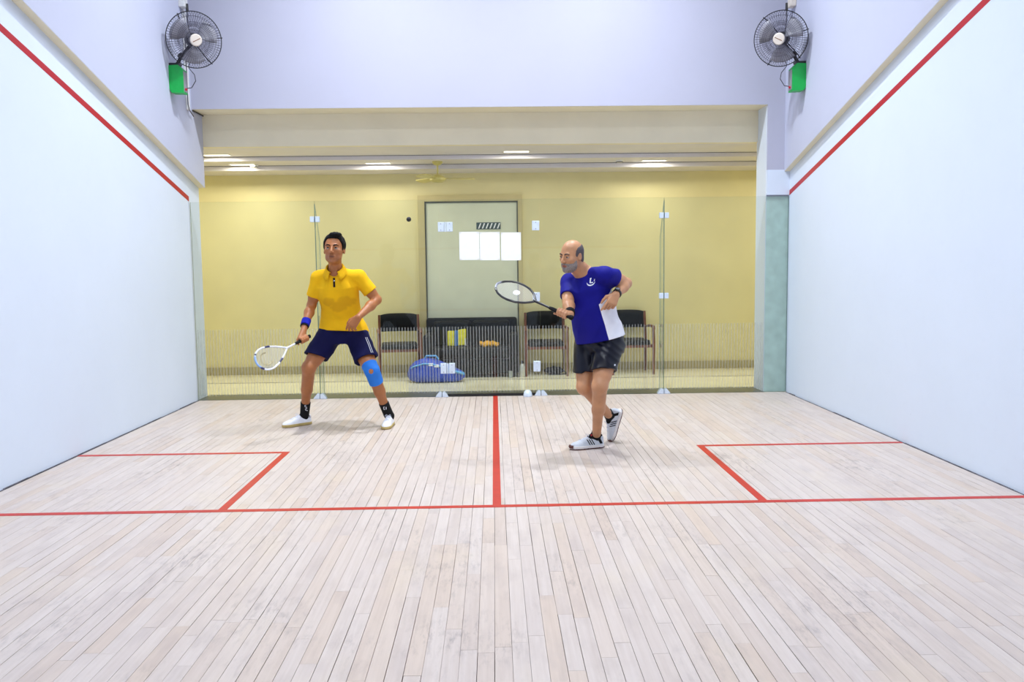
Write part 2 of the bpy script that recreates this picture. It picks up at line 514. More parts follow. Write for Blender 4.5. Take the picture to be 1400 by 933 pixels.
# ------------------------------------------------------------------ floor and its boards
fl = struct('floor', M['dark_gap'], lambda b: b.box((X0 - 0.05, FRONT, -0.09), (X1 + 0.05, 0.0, -0.03)), 'whitewashed maple strip floor of the court with red court lines')
BW = 0.0636
boards = []
nb = int(6.36 / BW) + 1
for i in range(nb):
    xa = -3.18 + i * BW
    xb = min(xa + BW, 3.18)
    if xb - xa < 0.02: continue
    y = FRONT - rnd.random() * 1.0
    while y < -0.004:
        ln = rnd.choice((0.45, 0.6, 0.75, 0.9, 1.1, 1.3)) * rnd.uniform(0.85, 1.15)
        ya, yb = max(y, FRONT), min(y + ln, -0.004)
        if yb < -0.004 and -0.004 - yb < 0.12: yb = -0.004
        y = yb if yb >= -0.004 else y + ln
        if yb - ya > 0.02:
            g = rnd.choice((0.0003, 0.0004, 0.0005, 0.0007, 0.0011, 0.0017))
            boards.append((xa + g, xb - g, ya + 0.0004, yb - 0.0004, rnd.uniform(-0.0007, 0.0), (rnd.random() ** 1.8, rnd.random() ** 3, rnd.random())))
def seen(bd):
    """apparent size of a board from where the photograph was taken"""
    cx, cy = (bd[0] + bd[1]) / 2, (bd[2] + bd[3]) / 2
    d = cy - CAM.y
    if d < 1.0: return 0
    v = CR.inverted() @ (Vector((cx, cy, 0)) - CAM)
    if abs(v.x / v.y) > 0.60 or v.z / v.y < -0.40: return 0
    return (bd[1] - bd[0]) * (bd[3] - bd[2]) / d ** 3
boards.sort(key=seen, reverse=True)
def board_mesh(lst, name):
    b = MB()
    tones = []
    for xa, xb, ya, yb, dz, tone in lst:
        e = 0.0006
        b._add([(xa, ya, -0.03), (xb, ya, -0.03), (xb, yb, -0.03), (xa, yb, -0.03),
                (xa, ya, dz - e), (xb, ya, dz - e), (xb, yb, dz - e), (xa, yb, dz - e),
                (xa + e, ya + e, dz), (xb - e, ya + e, dz), (xb - e, yb - e, dz), (xa + e, yb - e, dz)],
               [(0, 1, 5, 4), (1, 2, 6, 5), (2, 3, 7, 6), (3, 0, 4, 7), (4, 5, 9, 8), (5, 6, 10, 9), (6, 7, 11, 10), (7, 4, 8, 11), (8, 9, 10, 11)])
        tones += [tone] * 12
    o = b.build(name, M['boards'], fl)
    at = o.data.color_attributes.new('tone', 'FLOAT_COLOR', 'POINT')
    at.data.foreach_set('color', np.array([t + (1.0,) for t in tones], dtype=np.float32).ravel())
    return o
for bd in boards[:300]:
    board_mesh([bd], 'plank')
tag(board_mesh(boards[300:], 'plank_field'), kind='stuff')
for s in (-1, 1):                        # uneven dark joint between the boards and the wall
    def joint(b):
        y = FRONT
        while y < -0.01:
            ye = min(y + rnd.uniform(0.1, 0.5), -0.004)
            wd = rnd.uniform(0.009, 0.018)
            b.box((min(s * 3.2, s * (3.2 - wd)), y, -0.03), (max(s * 3.2, s * (3.2 - wd)), ye, rnd.uniform(-0.004, 0.004)))
            y = ye
    part('edge_joint', M['joint'], fl, joint)
def fline(name, lo, hi):
    part(name, M['line_paint'], fl, lambda b: b.box((lo[0], lo[1], -0.008), (hi[0], hi[1], 0.0012)))
fline('short_line', (-3.18, -4.30), (3.18, -4.25))
fline('half_court_line', (-0.010, -4.25), (0.040, -0.004))
for s in (-1, 1):
    xs = sorted((s * 1.575, s * 1.625))
    fline('service_box_side_line', (xs[0], -4.25), (xs[1], -2.725))
    xs = sorted((s * 1.575, s * 3.18))
    fline('service_box_back_line', (xs[0], -2.725), (xs[1], -2.675))

# ================================================================== the lobby behind the glass
LX0, LX1 = -5.2, 5.2
LY = 2.2
fll = struct('floor_lobby', M['marble'], lambda b: b.box((LX0, 0.0, -0.06), (LX1, LY, -0.001)), 'cream polished floor of the lobby with a dark inlaid line')
part('threshold_strip', M['threshold'], fll, lambda b: b.box((-3.2, 0.0, -0.005), (2.96, 0.40, 0.002)))
part('inlay_line', M['dark_stone'], fll, lambda b: b.box((LX0, 1.355, -0.005), (LX1, 1.395, 0.0005)))
wlb = struct('wall_lobby_rear', M['yellow_wall'], lambda b: b.box((LX0, LY, -0.05), (LX1, LY + 0.2, 3.2)), 'pale yellow rear wall of the lobby')
struct('wall_lobby_left', M['yellow_wall'], lambda b: b.box((LX0 - 0.2, 0.3, -0.05), (LX0, LY, 3.2)), 'pale yellow left end wall of the lobby')
struct('wall_lobby_right', M['yellow_wall'], lambda b: b.box((LX1, 0.3, -0.05), (LX1 + 0.2, LY, 3.2)), 'pale yellow right end wall of the lobby')
struct('wall_lobby_court_left', M['yellow_wall'], lambda b: b.box((LX0, 0.12, -0.05), (-3.5, END, 3.2)), 'lobby side wall left of the glass')
struct('wall_lobby_court_right', M['yellow_wall'], lambda b: b.box((3.3, 0.12, -0.05), (LX1, 0.36, 3.2)), 'lobby side wall right of the glass')
struct('baseboard_lobby', M['skirting'], lambda b: (b.box((LX0, LY - 0.015, 0), (-0.985, LY, 0.105)), b.box((0.41, LY - 0.015, 0), (LX1, LY, 0.105))), 'tan stone skirting of the lobby wall')
ZA, ZB, ZC = 2.742, 2.69, 2.631
YA, YB = 1.184, 1.66
cl = struct('ceiling_lobby', M['ceiling_panel'], lambda b: (b.box((LX0, 0.42, ZA), (LX1, YA, 3.2)), b.box((LX0, YA, ZB), (LX1, YB, 3.2)), b.box((LX0, YB, ZC), (LX1, LY, 3.2))), 'stepped pale ceiling of the lobby')
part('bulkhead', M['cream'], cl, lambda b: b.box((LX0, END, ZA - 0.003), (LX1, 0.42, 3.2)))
for y, z in ((YA - 0.006, ZA), (YB - 0.006, ZB)):
    part('shadow_gap', M['dark_stone'], cl, lambda b: b.box((LX0, y, z - 0.004), (LX1, y + 0.0058, z + 0.004)))

LOBBY_LIGHTS = [(-3.2, 1.0, ZA, 'warm recessed panel light beside the step at the left end of the lobby ceiling'),
                (0.30, 0.93, ZA, 'warm recessed panel light over the lobby door'),
                (-3.05, 1.50, ZB, 'warm recessed panel light next to the smoke detector by the left jamb'),
                (-1.39, 1.50, ZB, 'warm recessed panel light beside the lobby ceiling fan'),
                (2.02, 1.50, ZB, 'warm recessed panel light above the chair at the right'),
                (3.8, 0.95, ZA, 'unseen added fill light behind the pillar at the right end'),  # this and the next two are unseen, added to fill the lobby
                (4.4, 1.45, ZB, 'unseen added fill light far along the lobby past the pillar'),
                (-4.7, 1.45, ZB, 'unseen added fill light far along the lobby past the left jamb')]
for i, (x, y, z, lab) in enumerate(LOBBY_LIGHTS):
    e = empty('recessed_light', (x, y, z))
    tag(e, lab, 'light', 'recessed lobby lights')
    part('trim_frame', M['white_plastic'], e, lambda b: (b.box((-0.16, -0.075, -0.006), (0.16, -0.06, 0)), b.box((-0.16, 0.06, -0.006), (0.16, 0.075, 0)), b.box((-0.16, -0.06, -0.006), (-0.145, 0.06, 0)), b.box((0.145, -0.06, -0.006), (0.16, 0.06, 0))))
    part('diffuser', M['lamp'], e, lambda b: b.box((-0.145, -0.06, -0.004), (0.145, 0.06, 0.0)))
    L = bpy.data.lights.new('lobby_light', 'AREA')
    L.shape = 'RECTANGLE'; L.size = 0.28; L.size_y = 0.11
    L.energy = 9.5
    L.color = (1.0, 0.95, 0.8)
    lo = bpy.data.objects.new('lobby_light', L)
    lo.location = (x, y, z - 0.012)
    COL.objects.link(lo)

# court lamp housings on the ceiling
for i, (lx, ly) in enumerate(COURT_LAMPS):
    e = empty('court_light', (lx, ly, LAMP_Z))
    tag(e, 'white box lamp under the ceiling %s, %s wall side' % (('near the glass wall', 'over the middle of the court', 'near the front wall')[i // 2], ('left', 'right')[i % 2]), 'light', 'court ceiling lamps')
    part('housing', M['white_plastic'], e, lambda b: b.box((-0.3, -0.25, 0.03), (0.3, 0.25, TOP - LAMP_Z)))
    part('diffuser', M['lamp_cool'], e, lambda b: b.box((-0.27, -0.22, 0.01), (0.27, 0.22, 0.03)))

# rear lobby door
d2 = struct('door_2', M['door_paint'], lambda b: b.box((-0.868, LY - 0.012, 0.0), (0.328, LY + 0.02, 2.245)), 'grey green painted door at the rear of the lobby')
part('door_frame', M['door_frame'], d2, lambda b: (b.box((-0.973, LY - 0.05, 0), (-0.885, LY, 2.345)), b.box((0.345, LY - 0.05, 0), (0.40, LY, 2.345)), b.box((-0.885, LY - 0.05, 2.265), (0.345, LY, 2.345))))
part('reveal', M['door_gap'], d2, lambda b: (b.box((-0.885, LY - 0.03, 2.245), (0.345, LY, 2.265)), b.box((-0.885, LY - 0.03, 0), (-0.868, LY, 2.245)), b.box((0.328, LY - 0.03, 0), (0.345, LY, 2.245))))
sg = part('sign_plate', M['sign'], d2, lambda b: b.box((-0.205, LY - 0.02, 1.895), (0.115, LY - 0.01, 1.985)))
def strokes(b):
    for k in range(6):
        x = -0.185 + k * 0.05
        b.prism([(x, 1.905), (x + 0.018, 1.905), (x + 0.046, 1.975), (x + 0.028, 1.975)], 1, LY - 0.0215, LY - 0.0195)
part('sign_marks', M['paper'], sg, strokes)

# ================================================================== the glass back wall
GT = 2.12
XE = [-3.192, -1.88, -0.563, 0.512, 1.852, 3.195]
def glass_pane(name, x0, x1, z0, parent):
    b = MB()
    g = 0.003
    b.box((x0 + g, 0.0, z0), (x1 - g, 0.012, GT))
    b.mi = [1, 1, 0, 1, 0, 1]
    return b.build(name, [M['glass'], M['glass_edge']], parent)
def stripes(x0, x1, parent):
    b = MB()
    x = x0 + 0.02
    while x < x1 - 0.02:
        b.box((x, -0.0012, 0.045), (x + 0.0145, -0.0004, 0.762))
        x += 0.0323
    return tag(b.build('frosted_stripes', M['film'], parent), kind='stuff')
def plate(name, x0, x1, z0, z1, parent, screws=True):
    o = part(name, M['fitting'], parent, lambda b: (b.rbox((x0, -0.014, z0), (x1, -0.0015, z1), 0.003, 1), b.rbox((x0, 0.0135, z0), (x1, 0.026, z1), 0.003, 1)))
    if screws:
        for zz in (z0 + 0.018, z1 - 0.018):
            part('screw', M['grey_plastic'], o, lambda b: b.lathe([(0.005, 0), (0.005, 0.003)], 8, Matrix.Translation(((x0 + x1) / 2, -0.0135, zz)) @ Matrix.Rotation(PI / 2, 4, 'X')))
    return o
WN = 0
panes = {}
for i in range(5):
    x0, x1 = XE[i], XE[i + 1]
    if i == 2:
        e = empty('door_1'); tag(e, 'clear frameless glass door between the two hinge joints', kind='structure')
        panes['door'] = e
        glass_pane('pane', x0, x1, 0.028, e)
    else:
        WN += 1
        e = empty('window_%d' % WN)
        tag(e, ['clear glass panel beside the left wall', 'clear glass panel left of the glass door', 'clear glass panel right of the glass door', 'clear glass panel covering the pillar by the right wall'][WN - 1], kind='structure')
        panes[i] = e
        glass_pane('pane', x0, x1, 0.004, e)
    stripes(x0, min(x1, 2.95) if i == 4 else x1, e)
D = panes['door']
for z0, z1 in ((1.781, 1.883), (0.254, 0.367)):
    plate('hinge_plate', -0.483, -0.418, z0, z1, D)
    plate('hinge_plate', -0.574, -0.510, z0, z1, panes[1])
    part('hinge_pin', M['fitting'], D, lambda b: b.tube([(-0.4965, -0.008, z0), (-0.4965, -0.008, z1)], 0.009, 10))
for z0, z1 in ((1.785, 1.887), (1.026, 1.122), (0.263, 0.377)):
    plate('patch_plate', 0.432, 0.509, z0, z1, D)
for i, x, zs in ((0, -1.88, (1.928,)), (3, 1.85, (1.93, 1.068))):
    for z in zs:
        plate('clip_plate', x - 0.05, x - 0.006, z - 0.03, z + 0.03, panes[i], False)
        plate('clip_plate', x + 0.006, x + 0.05, z - 0.03, z + 0.03, panes[i + 1], False)
def foot_bracket(x, par):
    o = None
    for s in (-1, 1):
        def fn(b):
            b.prism([(x + s * 0.004, 0.002), (x + s * 0.07, 0.002), (x + s * 0.058, 0.024), (x + s * 0.026, 0.06), (x + s * 0.004, 0.05)], 1, -0.03, -0.002)
            b.prism([(x + s * 0.004, 0.002), (x + s * 0.07, 0.002), (x + s * 0.058, 0.024), (x + s * 0.026, 0.06), (x + s * 0.004, 0.05)], 1, 0.014, 0.04)
        part('floor_bracket', M['fitting'], par, fn)
for x, par in ((-1.88, panes[0]), (-0.563, panes[1]), (0.512, panes[3]), (1.852, panes[3])):
    foot_bracket(x, par)
part('bottom_seal', M['rubber'], D, lambda b: b.box((-0.53, 0.0, 0.004), (0.48, 0.012, 0.028)))
for i, x in ((0, -1.88), (3, 1.852)):
    def fin(b):
        b.prism([(0.016, 0.003), (0.23, 0.003), (0.23, 1.7), (0.016, 2.09)], 0, x - 0.004, x + 0.004)
        b.mi = [0, 0, 1, 1, 1, 1]
    part('glass_fin', [M['fin_glass'], M['fin_edge']], panes[i], fin)
o = part('door_stop', M['fitting'], None, lambda b: b.lathe([(0.048, 0), (0.048, 0.02), (0.04, 0.05), (0.022, 0.066), (0.0, 0.07)], 20), smooth=True)
o.location = (0.365, -0.055, 0.0012)
tag(o, 'domed pale metal door stop on the floor before the glass door', 'door stop')
for i, (x0, lab) in enumerate(((-0.348, 'white paper sheet on the glass door, on the hinge side'), (-0.129, 'white paper sheet on the glass door, the middle one of three'), (0.098, 'white paper sheet on the glass door, farthest from the hinges'))):
    def sheet(b):
        n = 6
        vs = []; fs = []
        for a in range(n + 1):
            for c in range(2):
                u = a / n
                vs.append((x0 + u * 0.213, -0.0022 - 0.0012 * math.sin(u * PI), [1.478, 1.776][c] - 0.005 * i))
        for a in range(n):
            fs.append((2 * a, 2 * a + 2, 2 * a + 3, 2 * a + 1))
        b._add(vs, fs)
    o = part('paper_sheet', M['paper'], None, sheet)
    sm = o.modifiers.new('thick', 'SOLIDIFY'); sm.thickness = 0.0006
    tag(o, lab, 'paper', 'paper sheets taped to the glass door')
    for cx in (x0 + 0.012, x0 + 0.201):
        for cz in (1.487, 1.767):
            part('tape', M['white_plastic'], o, lambda b: b.box((cx - 0.01, -0.0050, cz - 0.006 - 0.005 * i), (cx + 0.01, -0.0042, cz + 0.006 - 0.005 * i)))
# ================================================================== wall fans on the side walls
def wall_fan(s, lab, box_lab):
    """s = 1: on the left wall (reaches into the court along +x); s = -1: on the right wall"""
    xw = XU0 if s == 1 else XU1
    zo = 0.0 if s == 1 else -0.025
    root = empty('wall_fan', (xw, -0.54, 3.135 + zo))
    tag(root, lab, 'fan', 'caged wall fans')
    org = Vector((xw, -0.54, 3.135 + zo))
    def W(x, y, z): return Vector((xw + s * x, y, z + zo))
    def prismbox(b, pts, y0, y1):
        n = len(pts)
        vs = [W(p[0], y0, p[1]) for p in pts] + [W(p[0], y1, p[1]) for p in pts]
        b._add(vs, [list(range(n)), list(range(n, 2 * n))] + [(i, (i + 1) % n, n + (i + 1) % n, n + i) for i in range(n)])
    gb = part('base_box', M['green_box'], root, lambda b: prismbox(b, [(0.0, 3.175), (0.02, 3.14), (0.138, 3.135), (0.138, 3.36), (0.09, 3.405), (0.0, 3.40)], -0.60, -0.49), org)
    part('switch_panel', M['grey_plastic'], gb, lambda b: prismbox(b, [(0.1382, 3.15), (0.1425, 3.15), (0.1425, 3.345), (0.1382, 3.345)], -0.593, -0.497), org)
    part('knob', M['red_plastic'], gb, lambda b: b.tube([W(0.142, -0.56, 3.175), W(0.157, -0.56, 3.175)], 0.012, 10), org)
    part('top_cover', M['black_paint'], gb, lambda b: prismbox(b, [(0.0, 3.40), (0.09, 3.405), (0.10, 3.425), (0.0, 3.425)], -0.59, -0.50), org)
    c = W(0.266, -0.62, 3.634)
    n = Vector((s * 0.52, -0.82, -0.24)).normalized()
    u = n.cross(Vector((0, 0, 1))).normalized()
    v = u.cross(n).normalized()
    if v.z < 0: v = -v
    R = 0.262
    part('arm', M['black_paint'], root, lambda b: (b.tube([W(0.06, -0.55, 3.41), W(0.12, -0.555, 3.50), c - n * 0.12 - v * 0.05, c - n * 0.12], 0.017, 10), b.tube([W(0.115, -0.575, 3.495), W(0.115, -0.535, 3.495)], 0.03, 12)), org, True)
    def fr(a, r, h): return c + (u * math.cos(a) + v * math.sin(a)) * r + n * h
    rot = Matrix((u, v, n)).transposed().to_4x4(); rot.translation = c
    part('motor', M['black_paint'], root, lambda b: b.lathe([(0.03, -0.15), (0.06, -0.14), (0.068, -0.09), (0.06, -0.045), (0.02, -0.04)], 20, rot), org, True)
    part('hub', M['grey_plastic'], root, lambda b: b.lathe([(0.045, -0.04), (0.045, 0.0), (0.03, 0.02)], 20, rot), org, True)
    for k in range(3):
        def blade(b):
            a0 = 2 * PI * k / 3 + 0.5
            vs = []; fs = []
            for i in range(7):
                t = i / 6
                r = 0.042 + t * 0.185
                hw = 0.16 + 0.62 * math.sin(min(1, t * 1.25 + 0.12) * PI * 0.55)
                for j in range(5):
                    q = j / 4 * 2 - 1
                    vs.append(fr(a0 + q * hw * 0.75, r * (1 - 0.05 * q * q), -0.015 + 0.028 * q))
            for i in range(6):
                for j in range(4):
                    fs.append((i * 5 + j, i * 5 + j + 1, (i + 1) * 5 + j + 1, (i + 1) * 5 + j))
            b._add(vs, fs)
        o = part('blade', M['blade'], root, blade, org, True)
        sm = o.modifiers.new('thick', 'SOLIDIFY'); sm.thickness = 0.003
    def dome(t, sg):        # t 0 at the centre, 1 at the rim
        r = 0.055 + (R - 0.055) * t
        return r, sg * 0.075 * math.sqrt(max(0, 1 - t ** 2.6))
    for nm, sg in (('front_cage', 1), ('rear_cage', -1)):
        def cage(b):
            for k in range(64):
                a = 2 * PI * k / 64
                b.tube([fr(a, *dome(t, sg)) for t in (0.0, 0.3, 0.6, 0.85, 1.0)], 0.0016, 3)
            for t in (0.18, 0.36, 0.42, 0.48, 0.54, 0.8):
                r, h = dome(t, sg)
                b.tube([fr(2 * PI * k / 40, r, h) for k in range(40)], 0.0018, 4, True)
        part(nm, M['wire'], root, cage, org)
    part('rim', M['black_paint'], root, lambda b: b.tube([fr(2 * PI * k / 48, R, 0) for k in range(48)], 0.0045, 6, True), org, True)
    for a in (0.95, 2.95, 4.0, 5.25):
        part('rib', M['black_paint'], root, lambda b: b.tube([fr(a, *dome(t, -1)) for t in (0.0, 0.3, 0.6, 0.85, 1.0)] + [fr(a, R + 0.012, 0)], 0.005, 6), org, True)
    cap_ = part('cap', M['cream_plastic'], root, lambda b: b.lathe([(0.056, 0.066), (0.058, 0.075), (0.05, 0.084), (0.0, 0.086)], 28, rot), org, True)
    part('cap_print', M['brown'], cap_, lambda b: b.tube([c + n * 0.0865 + u * (s * -0.036) + v * 0.02, c + n * 0.0865 + u * (s * 0.03) - v * 0.02], 0.003, 4), org)
    cx = W(0.05, -0.20, 4.02)
    part('cord', M['black_paint'], root, lambda b: (b.tube([W(0.065, -0.19, 4.10), W(0.07, -0.2, 4.03)], 0.014, 8), b.tube([W(0.07, -0.2, 4.03), W(0.10, -0.3, 3.9), W(0.16, -0.42, 3.75), c - n * 0.14], 0.005, 6)), org)
    part('cord_loop', M['black_paint'], root, lambda b: b.tube([W(0.14, -0.53, 3.19), W(0.19, -0.52, 3.20), W(0.225, -0.5, 3.27), W(0.215, -0.5, 3.33), W(0.17, -0.52, 3.39), c - n * 0.13 - v * 0.03], 0.004, 6), org, True)
    return root
wall_fan(1, 'black caged fan over a green box on the left side wall', '')
wall_fan(-1, 'black caged fan over a green box on the right side wall', '')
for s, xw, lab in ((1, XU0, 'white junction box with white conduit below, above the fan on the left wall'), (-1, XU1, 'small cream junction box above the fan on the right wall')):
    o = part('junction_box', M['white_plastic' if s == 1 else 'cream_plastic'], None, lambda b: b.rbox((min(0, s * 0.06), -0.05, 0), (max(0, s * 0.06), 0.05, 0.17 if s == 1 else 0.1), 0.006, 2))
    o.location = (xw, -0.2 if s == 1 else -0.24, 4.06 if s == 1 else 4.02)
    tag(o, lab, 'junction box')
def cond(b):
    b.rbox((0, -0.035, 0.0), (0.022, 0.035, 1.0), 0.004, 1)
o = part('conduit', M['white_plastic'], None, cond)
o.location = (XU0, -0.135, 3.055)
tag(o, 'white vertical cable trunking in the corner under the junction box', 'conduit')
part('cable_end', M['wire'], o, lambda b: b.tube([(0.024, -0.03, 0.9), (0.024, -0.03, 0.05), (0.024, 0.0, 0.0), (0.024, 0.12, -0.045)], 0.005, 6))
o = part('cable', M['black_paint'], None, lambda b: b.tube([(0, 0, 0), (0.004, 0.15, -0.002), (0.006, 0.30, -0.004)], 0.007, 6))
o.location = (XU0 + 0.012, 0.005, 3.073)
tag(o, 'short black cable running under the header at the left jamb', 'cable')

# ================================================================== lobby fittings
cf = empty('ceiling_fan', (-0.655, 1.40, 2.69)); tag(cf, 'ivory three bladed ceiling fan hanging from the lobby ceiling', 'fan')
part('canopy', M['fan_ivory'], cf, lambda b: b.lathe([(0.065, 0.0), (0.062, -0.018), (0.04, -0.04), (0.012, -0.048)], 24), smooth=True)
part('rod', M['fan_ivory'], cf, lambda b: b.tube([(0, 0, -0.03), (0, 0, -0.19)], 0.012, 10), smooth=True)
part('motor', M['fan_ivory'], cf, lambda b: b.lathe([(0.02, -0.155), (0.075, -0.175), (0.10, -0.20), (0.10, -0.225), (0.06, -0.25), (0.0, -0.256)], 28), smooth=True)
for a in (0.1, 0.1 + 2.09, 0.1 + 4.19):
    def bl(b):
        m = Matrix.Rotation(a, 4, 'Z') @ Matrix.Translation((0, 0, -0.205)) @ Matrix.Rotation(0.24, 4, 'X')
        b.prism([(0.13, -0.045), (0.43, -0.062), (0.455, -0.03), (0.455, 0.03), (0.43, 0.062), (0.13, 0.045)], 2, -0.003, 0.003)
        b.box((0.08, -0.02, -0.004), (0.15, 0.02, 0.004))
        b.v = [m @ p for p in b.v]
    part('blade', M['fan_ivory'], cf, bl)
for (x, y, z, lab) in ((-2.93, 1.58, ZB, 'small white smoke detector on the ceiling by the left lobby light'), (1.585, 1.45, ZB, 'small white smoke detector on the ceiling by the right lobby light')):
    o = part('smoke_detector', M['white_plastic'], None, lambda b: b.lathe([(0.05, 0), (0.05, -0.012), (0.035, -0.03), (0.0, -0.034)], 20), smooth=True)
    o.location = (x, y, z)
    part('vent_ring', M['black_paint'], o, lambda b: b.tube([(0.042 * math.cos(k * PI / 10), 0.042 * math.sin(k * PI / 10), -0.024) for k in range(20)], 0.005, 6, True))
    tag(o, lab, 'smoke detector')

# chairs
def make_chair():
    e = empty('visitor_chair')
    def seat(b): b.rbox((-0.225, -0.23, 0.375), (0.225, 0.22, 0.445), 0.03, 4)
    part('seat', M['black_leather'], e, seat, smooth=True)
    def back(b):
        nx, nz = 12, 7
        vs = []; fs = []
        for sd in (0, 1):
            for i in range(nx + 1):
                for j in range(nz + 1):
                    u = i / nx * 2 - 1; t = j / nz
                    ed = (1 - abs(u) ** 6) * (1 - abs(2 * t - 1) ** 6)
                    zt = 0.575 + t * (0.235 - 0.02 * u ** 4)
                    y = 0.235 + 0.03 * t - 0.03 * (1 - u * u) * -1 + (0.024 if sd else -0.024) * ed ** 0.4
                    vs.append((u * 0.235, y, zt))
        N = (nx + 1) * (nz + 1)
        for sd in (0, 1):
            for i in range(nx):
                for j in range(nz):
                    q = [sd * N + i * (nz + 1) + j, sd * N + (i + 1) * (nz + 1) + j, sd * N + (i + 1) * (nz + 1) + j + 1, sd * N + i * (nz + 1) + j + 1]
                    fs.append(q if not sd else q[::-1])
        b._add(vs, fs)
    part('backrest', M['black_leather'], e, back, smooth=True)
    for s in (-1, 1):
        part('leg', M['chair_wood'], e, lambda b: b.tube([(s * 0.262, -0.215, 0), (s * 0.262, -0.225, 0.40), (s * 0.262, -0.20, 0.60)], [0.015, 0.019, 0.017], 10, flat=1.0), smooth=True)
        part('leg', M['chair_wood'], e, lambda b: b.tube([(s * 0.252, 0.22, 0), (s * 0.252, 0.20, 0.40), (s * 0.252, 0.265, 0.79)], [0.015, 0.02, 0.016], 10), smooth=True)
        part('armrest', M['chair_wood'], e, lambda b: b.tube([(s * 0.262, -0.235, 0.585), (s * 0.265, -0.19, 0.612), (s * 0.265, 0.0, 0.615), (s * 0.257, 0.225, 0.585)], [0.016, 0.022, 0.022, 0.016], 10, flat=0.8), smooth=True)
        part('side_rail', M['chair_wood'], e, lambda b: b.box((s * 0.243 - 0.011, -0.22, 0.345), (s * 0.243 + 0.011, 0.205, 0.385)))
    part('front_rail', M['chair_wood'], e, lambda b: b.box((-0.25, -0.215, 0.345), (0.25, -0.195, 0.38)))
    part('rear_rail', M['chair_wood'], e, lambda b: b.box((-0.25, 0.185, 0.345), (0.25, 0.205, 0.38)))
    return e
ch = make_chair()
for i, (x, y, r, lab) in enumerate(((-1.20, 1.70, 0.13, 'wooden armchair with black padded seat standing between the blue bag and the left lobby wall'),
                                    (0.675, 1.80, 0.0, 'wooden armchair with black padded seat beside the steel bottle and the sofa'),
                                    (1.775, 1.84, 0.05, 'wooden armchair with black padded seat standing alone, farthest from the sofa'))):
    c = ch if i == 0 else copy_tree(ch)
    c.location = (x, y, 0); c.rotation_euler = (0, 0, r)
    tag(c, lab, 'chair', 'lobby armchairs')

sf = empty('sofa', (-0.285, 1.82, 0)); tag(sf, 'dark grey leatherette two seat sofa in front of the lobby door', 'sofa')
part('base', M['sofa_leather'], sf, lambda b: b.rbox((-0.59, -0.27, 0.05), (0.59, 0.26, 0.24), 0.02, 2), smooth=True)
for s in (-1, 1):
    part('seat_cushion', M['sofa_leather'], sf, lambda b: b.rbox((min(s * 0.008, s * 0.49), -0.29, 0.24), (max(s * 0.008, s * 0.49), 0.14, 0.385), 0.035, 4), smooth=True)
    part('back_cushion', M['sofa_leather'], sf, lambda b: b.rbox((min(s * 0.006, s * 0.50), 0.11, 0.36), (max(s * 0.006, s * 0.50), 0.27, 0.70), 0.045, 4), smooth=True)
    part('arm', M['sofa_leather'], sf, lambda b: b.rbox((min(s * 0.49, s * 0.61), -0.29, 0.05), (max(s * 0.49, s * 0.61), 0.27, 0.545), 0.035, 4), smooth=True)
    for y in (-0.24, 0.22):
        part('foot', M['black_paint'], sf, lambda b: b.lathe([(0.022, 0), (0.028, 0.055)], 12, Matrix.Translation((s * 0.53, y, 0))))
part('back', M['sofa_leather'], sf, lambda b: b.rbox((-0.6, 0.22, 0.06), (0.6, 0.315, 0.735), 0.035, 3), smooth=True)

yc = empty('folded_cloth', (-0.475, 1.80, 0.387)); tag(yc, 'bright yellow folded cloth with a blue band propped on the sofa', 'cloth')
def fold(x0, x1, z1, t):
    def fn(b):
        b.rbox((x0, -0.03, 0.0), (x1, 0.03, z1), 0.012, 3)
        b.v = [Vector((p.x, p.y + p.z * 0.35 + 0.012 * math.sin(p.x * 40 + p.z * 20), p.z + t * p.x)) for p in b.v]
    return fn
part('yellow_fold', M['yellow_cloth'], yc, fold(-0.12, -0.03, 0.19, 0.0), smooth=True)
part('blue_band', M['blue_cloth'], yc, fold(-0.033, 0.018, 0.195, 0.05), smooth=True)
part('yellow_fold', M['yellow_cloth'], yc, fold(0.014, 0.12, 0.20, 0.12), smooth=True)
part('white_strap', M['white_cloth'], yc, lambda b: b.tube([(0.112, -0.04, 0.10), (0.117, -0.055, 0.02), (0.118, -0.06, 0.006)], 0.007, 6), smooth=True)
def ochre(b):
    n = 14
    for k in range(3):
        b.tube([(-0.115 + 0.23 * i / n, 0.02 * math.sin(i * 0.9 + k * 2) + (k - 1) * 0.03, 0.028 + 0.012 * math.sin(i * 1.3 + k) + (0.012 if k == 1 else 0)) for i in range(n + 1)],
               [0.016 + 0.014 * math.sin(PI * min(1, max(0.08, (i / n)))) + 0.003 * math.sin(i * 2.1 + k) for i in range(n + 1)], 8)
o = part('rolled_cloth', M['ochre_cloth'], None, ochre, smooth=True)
o.location = (-0.055, 1.66, 0.387)
tag(o, 'ochre rolled up cloth lying on the sofa seat', 'cloth')

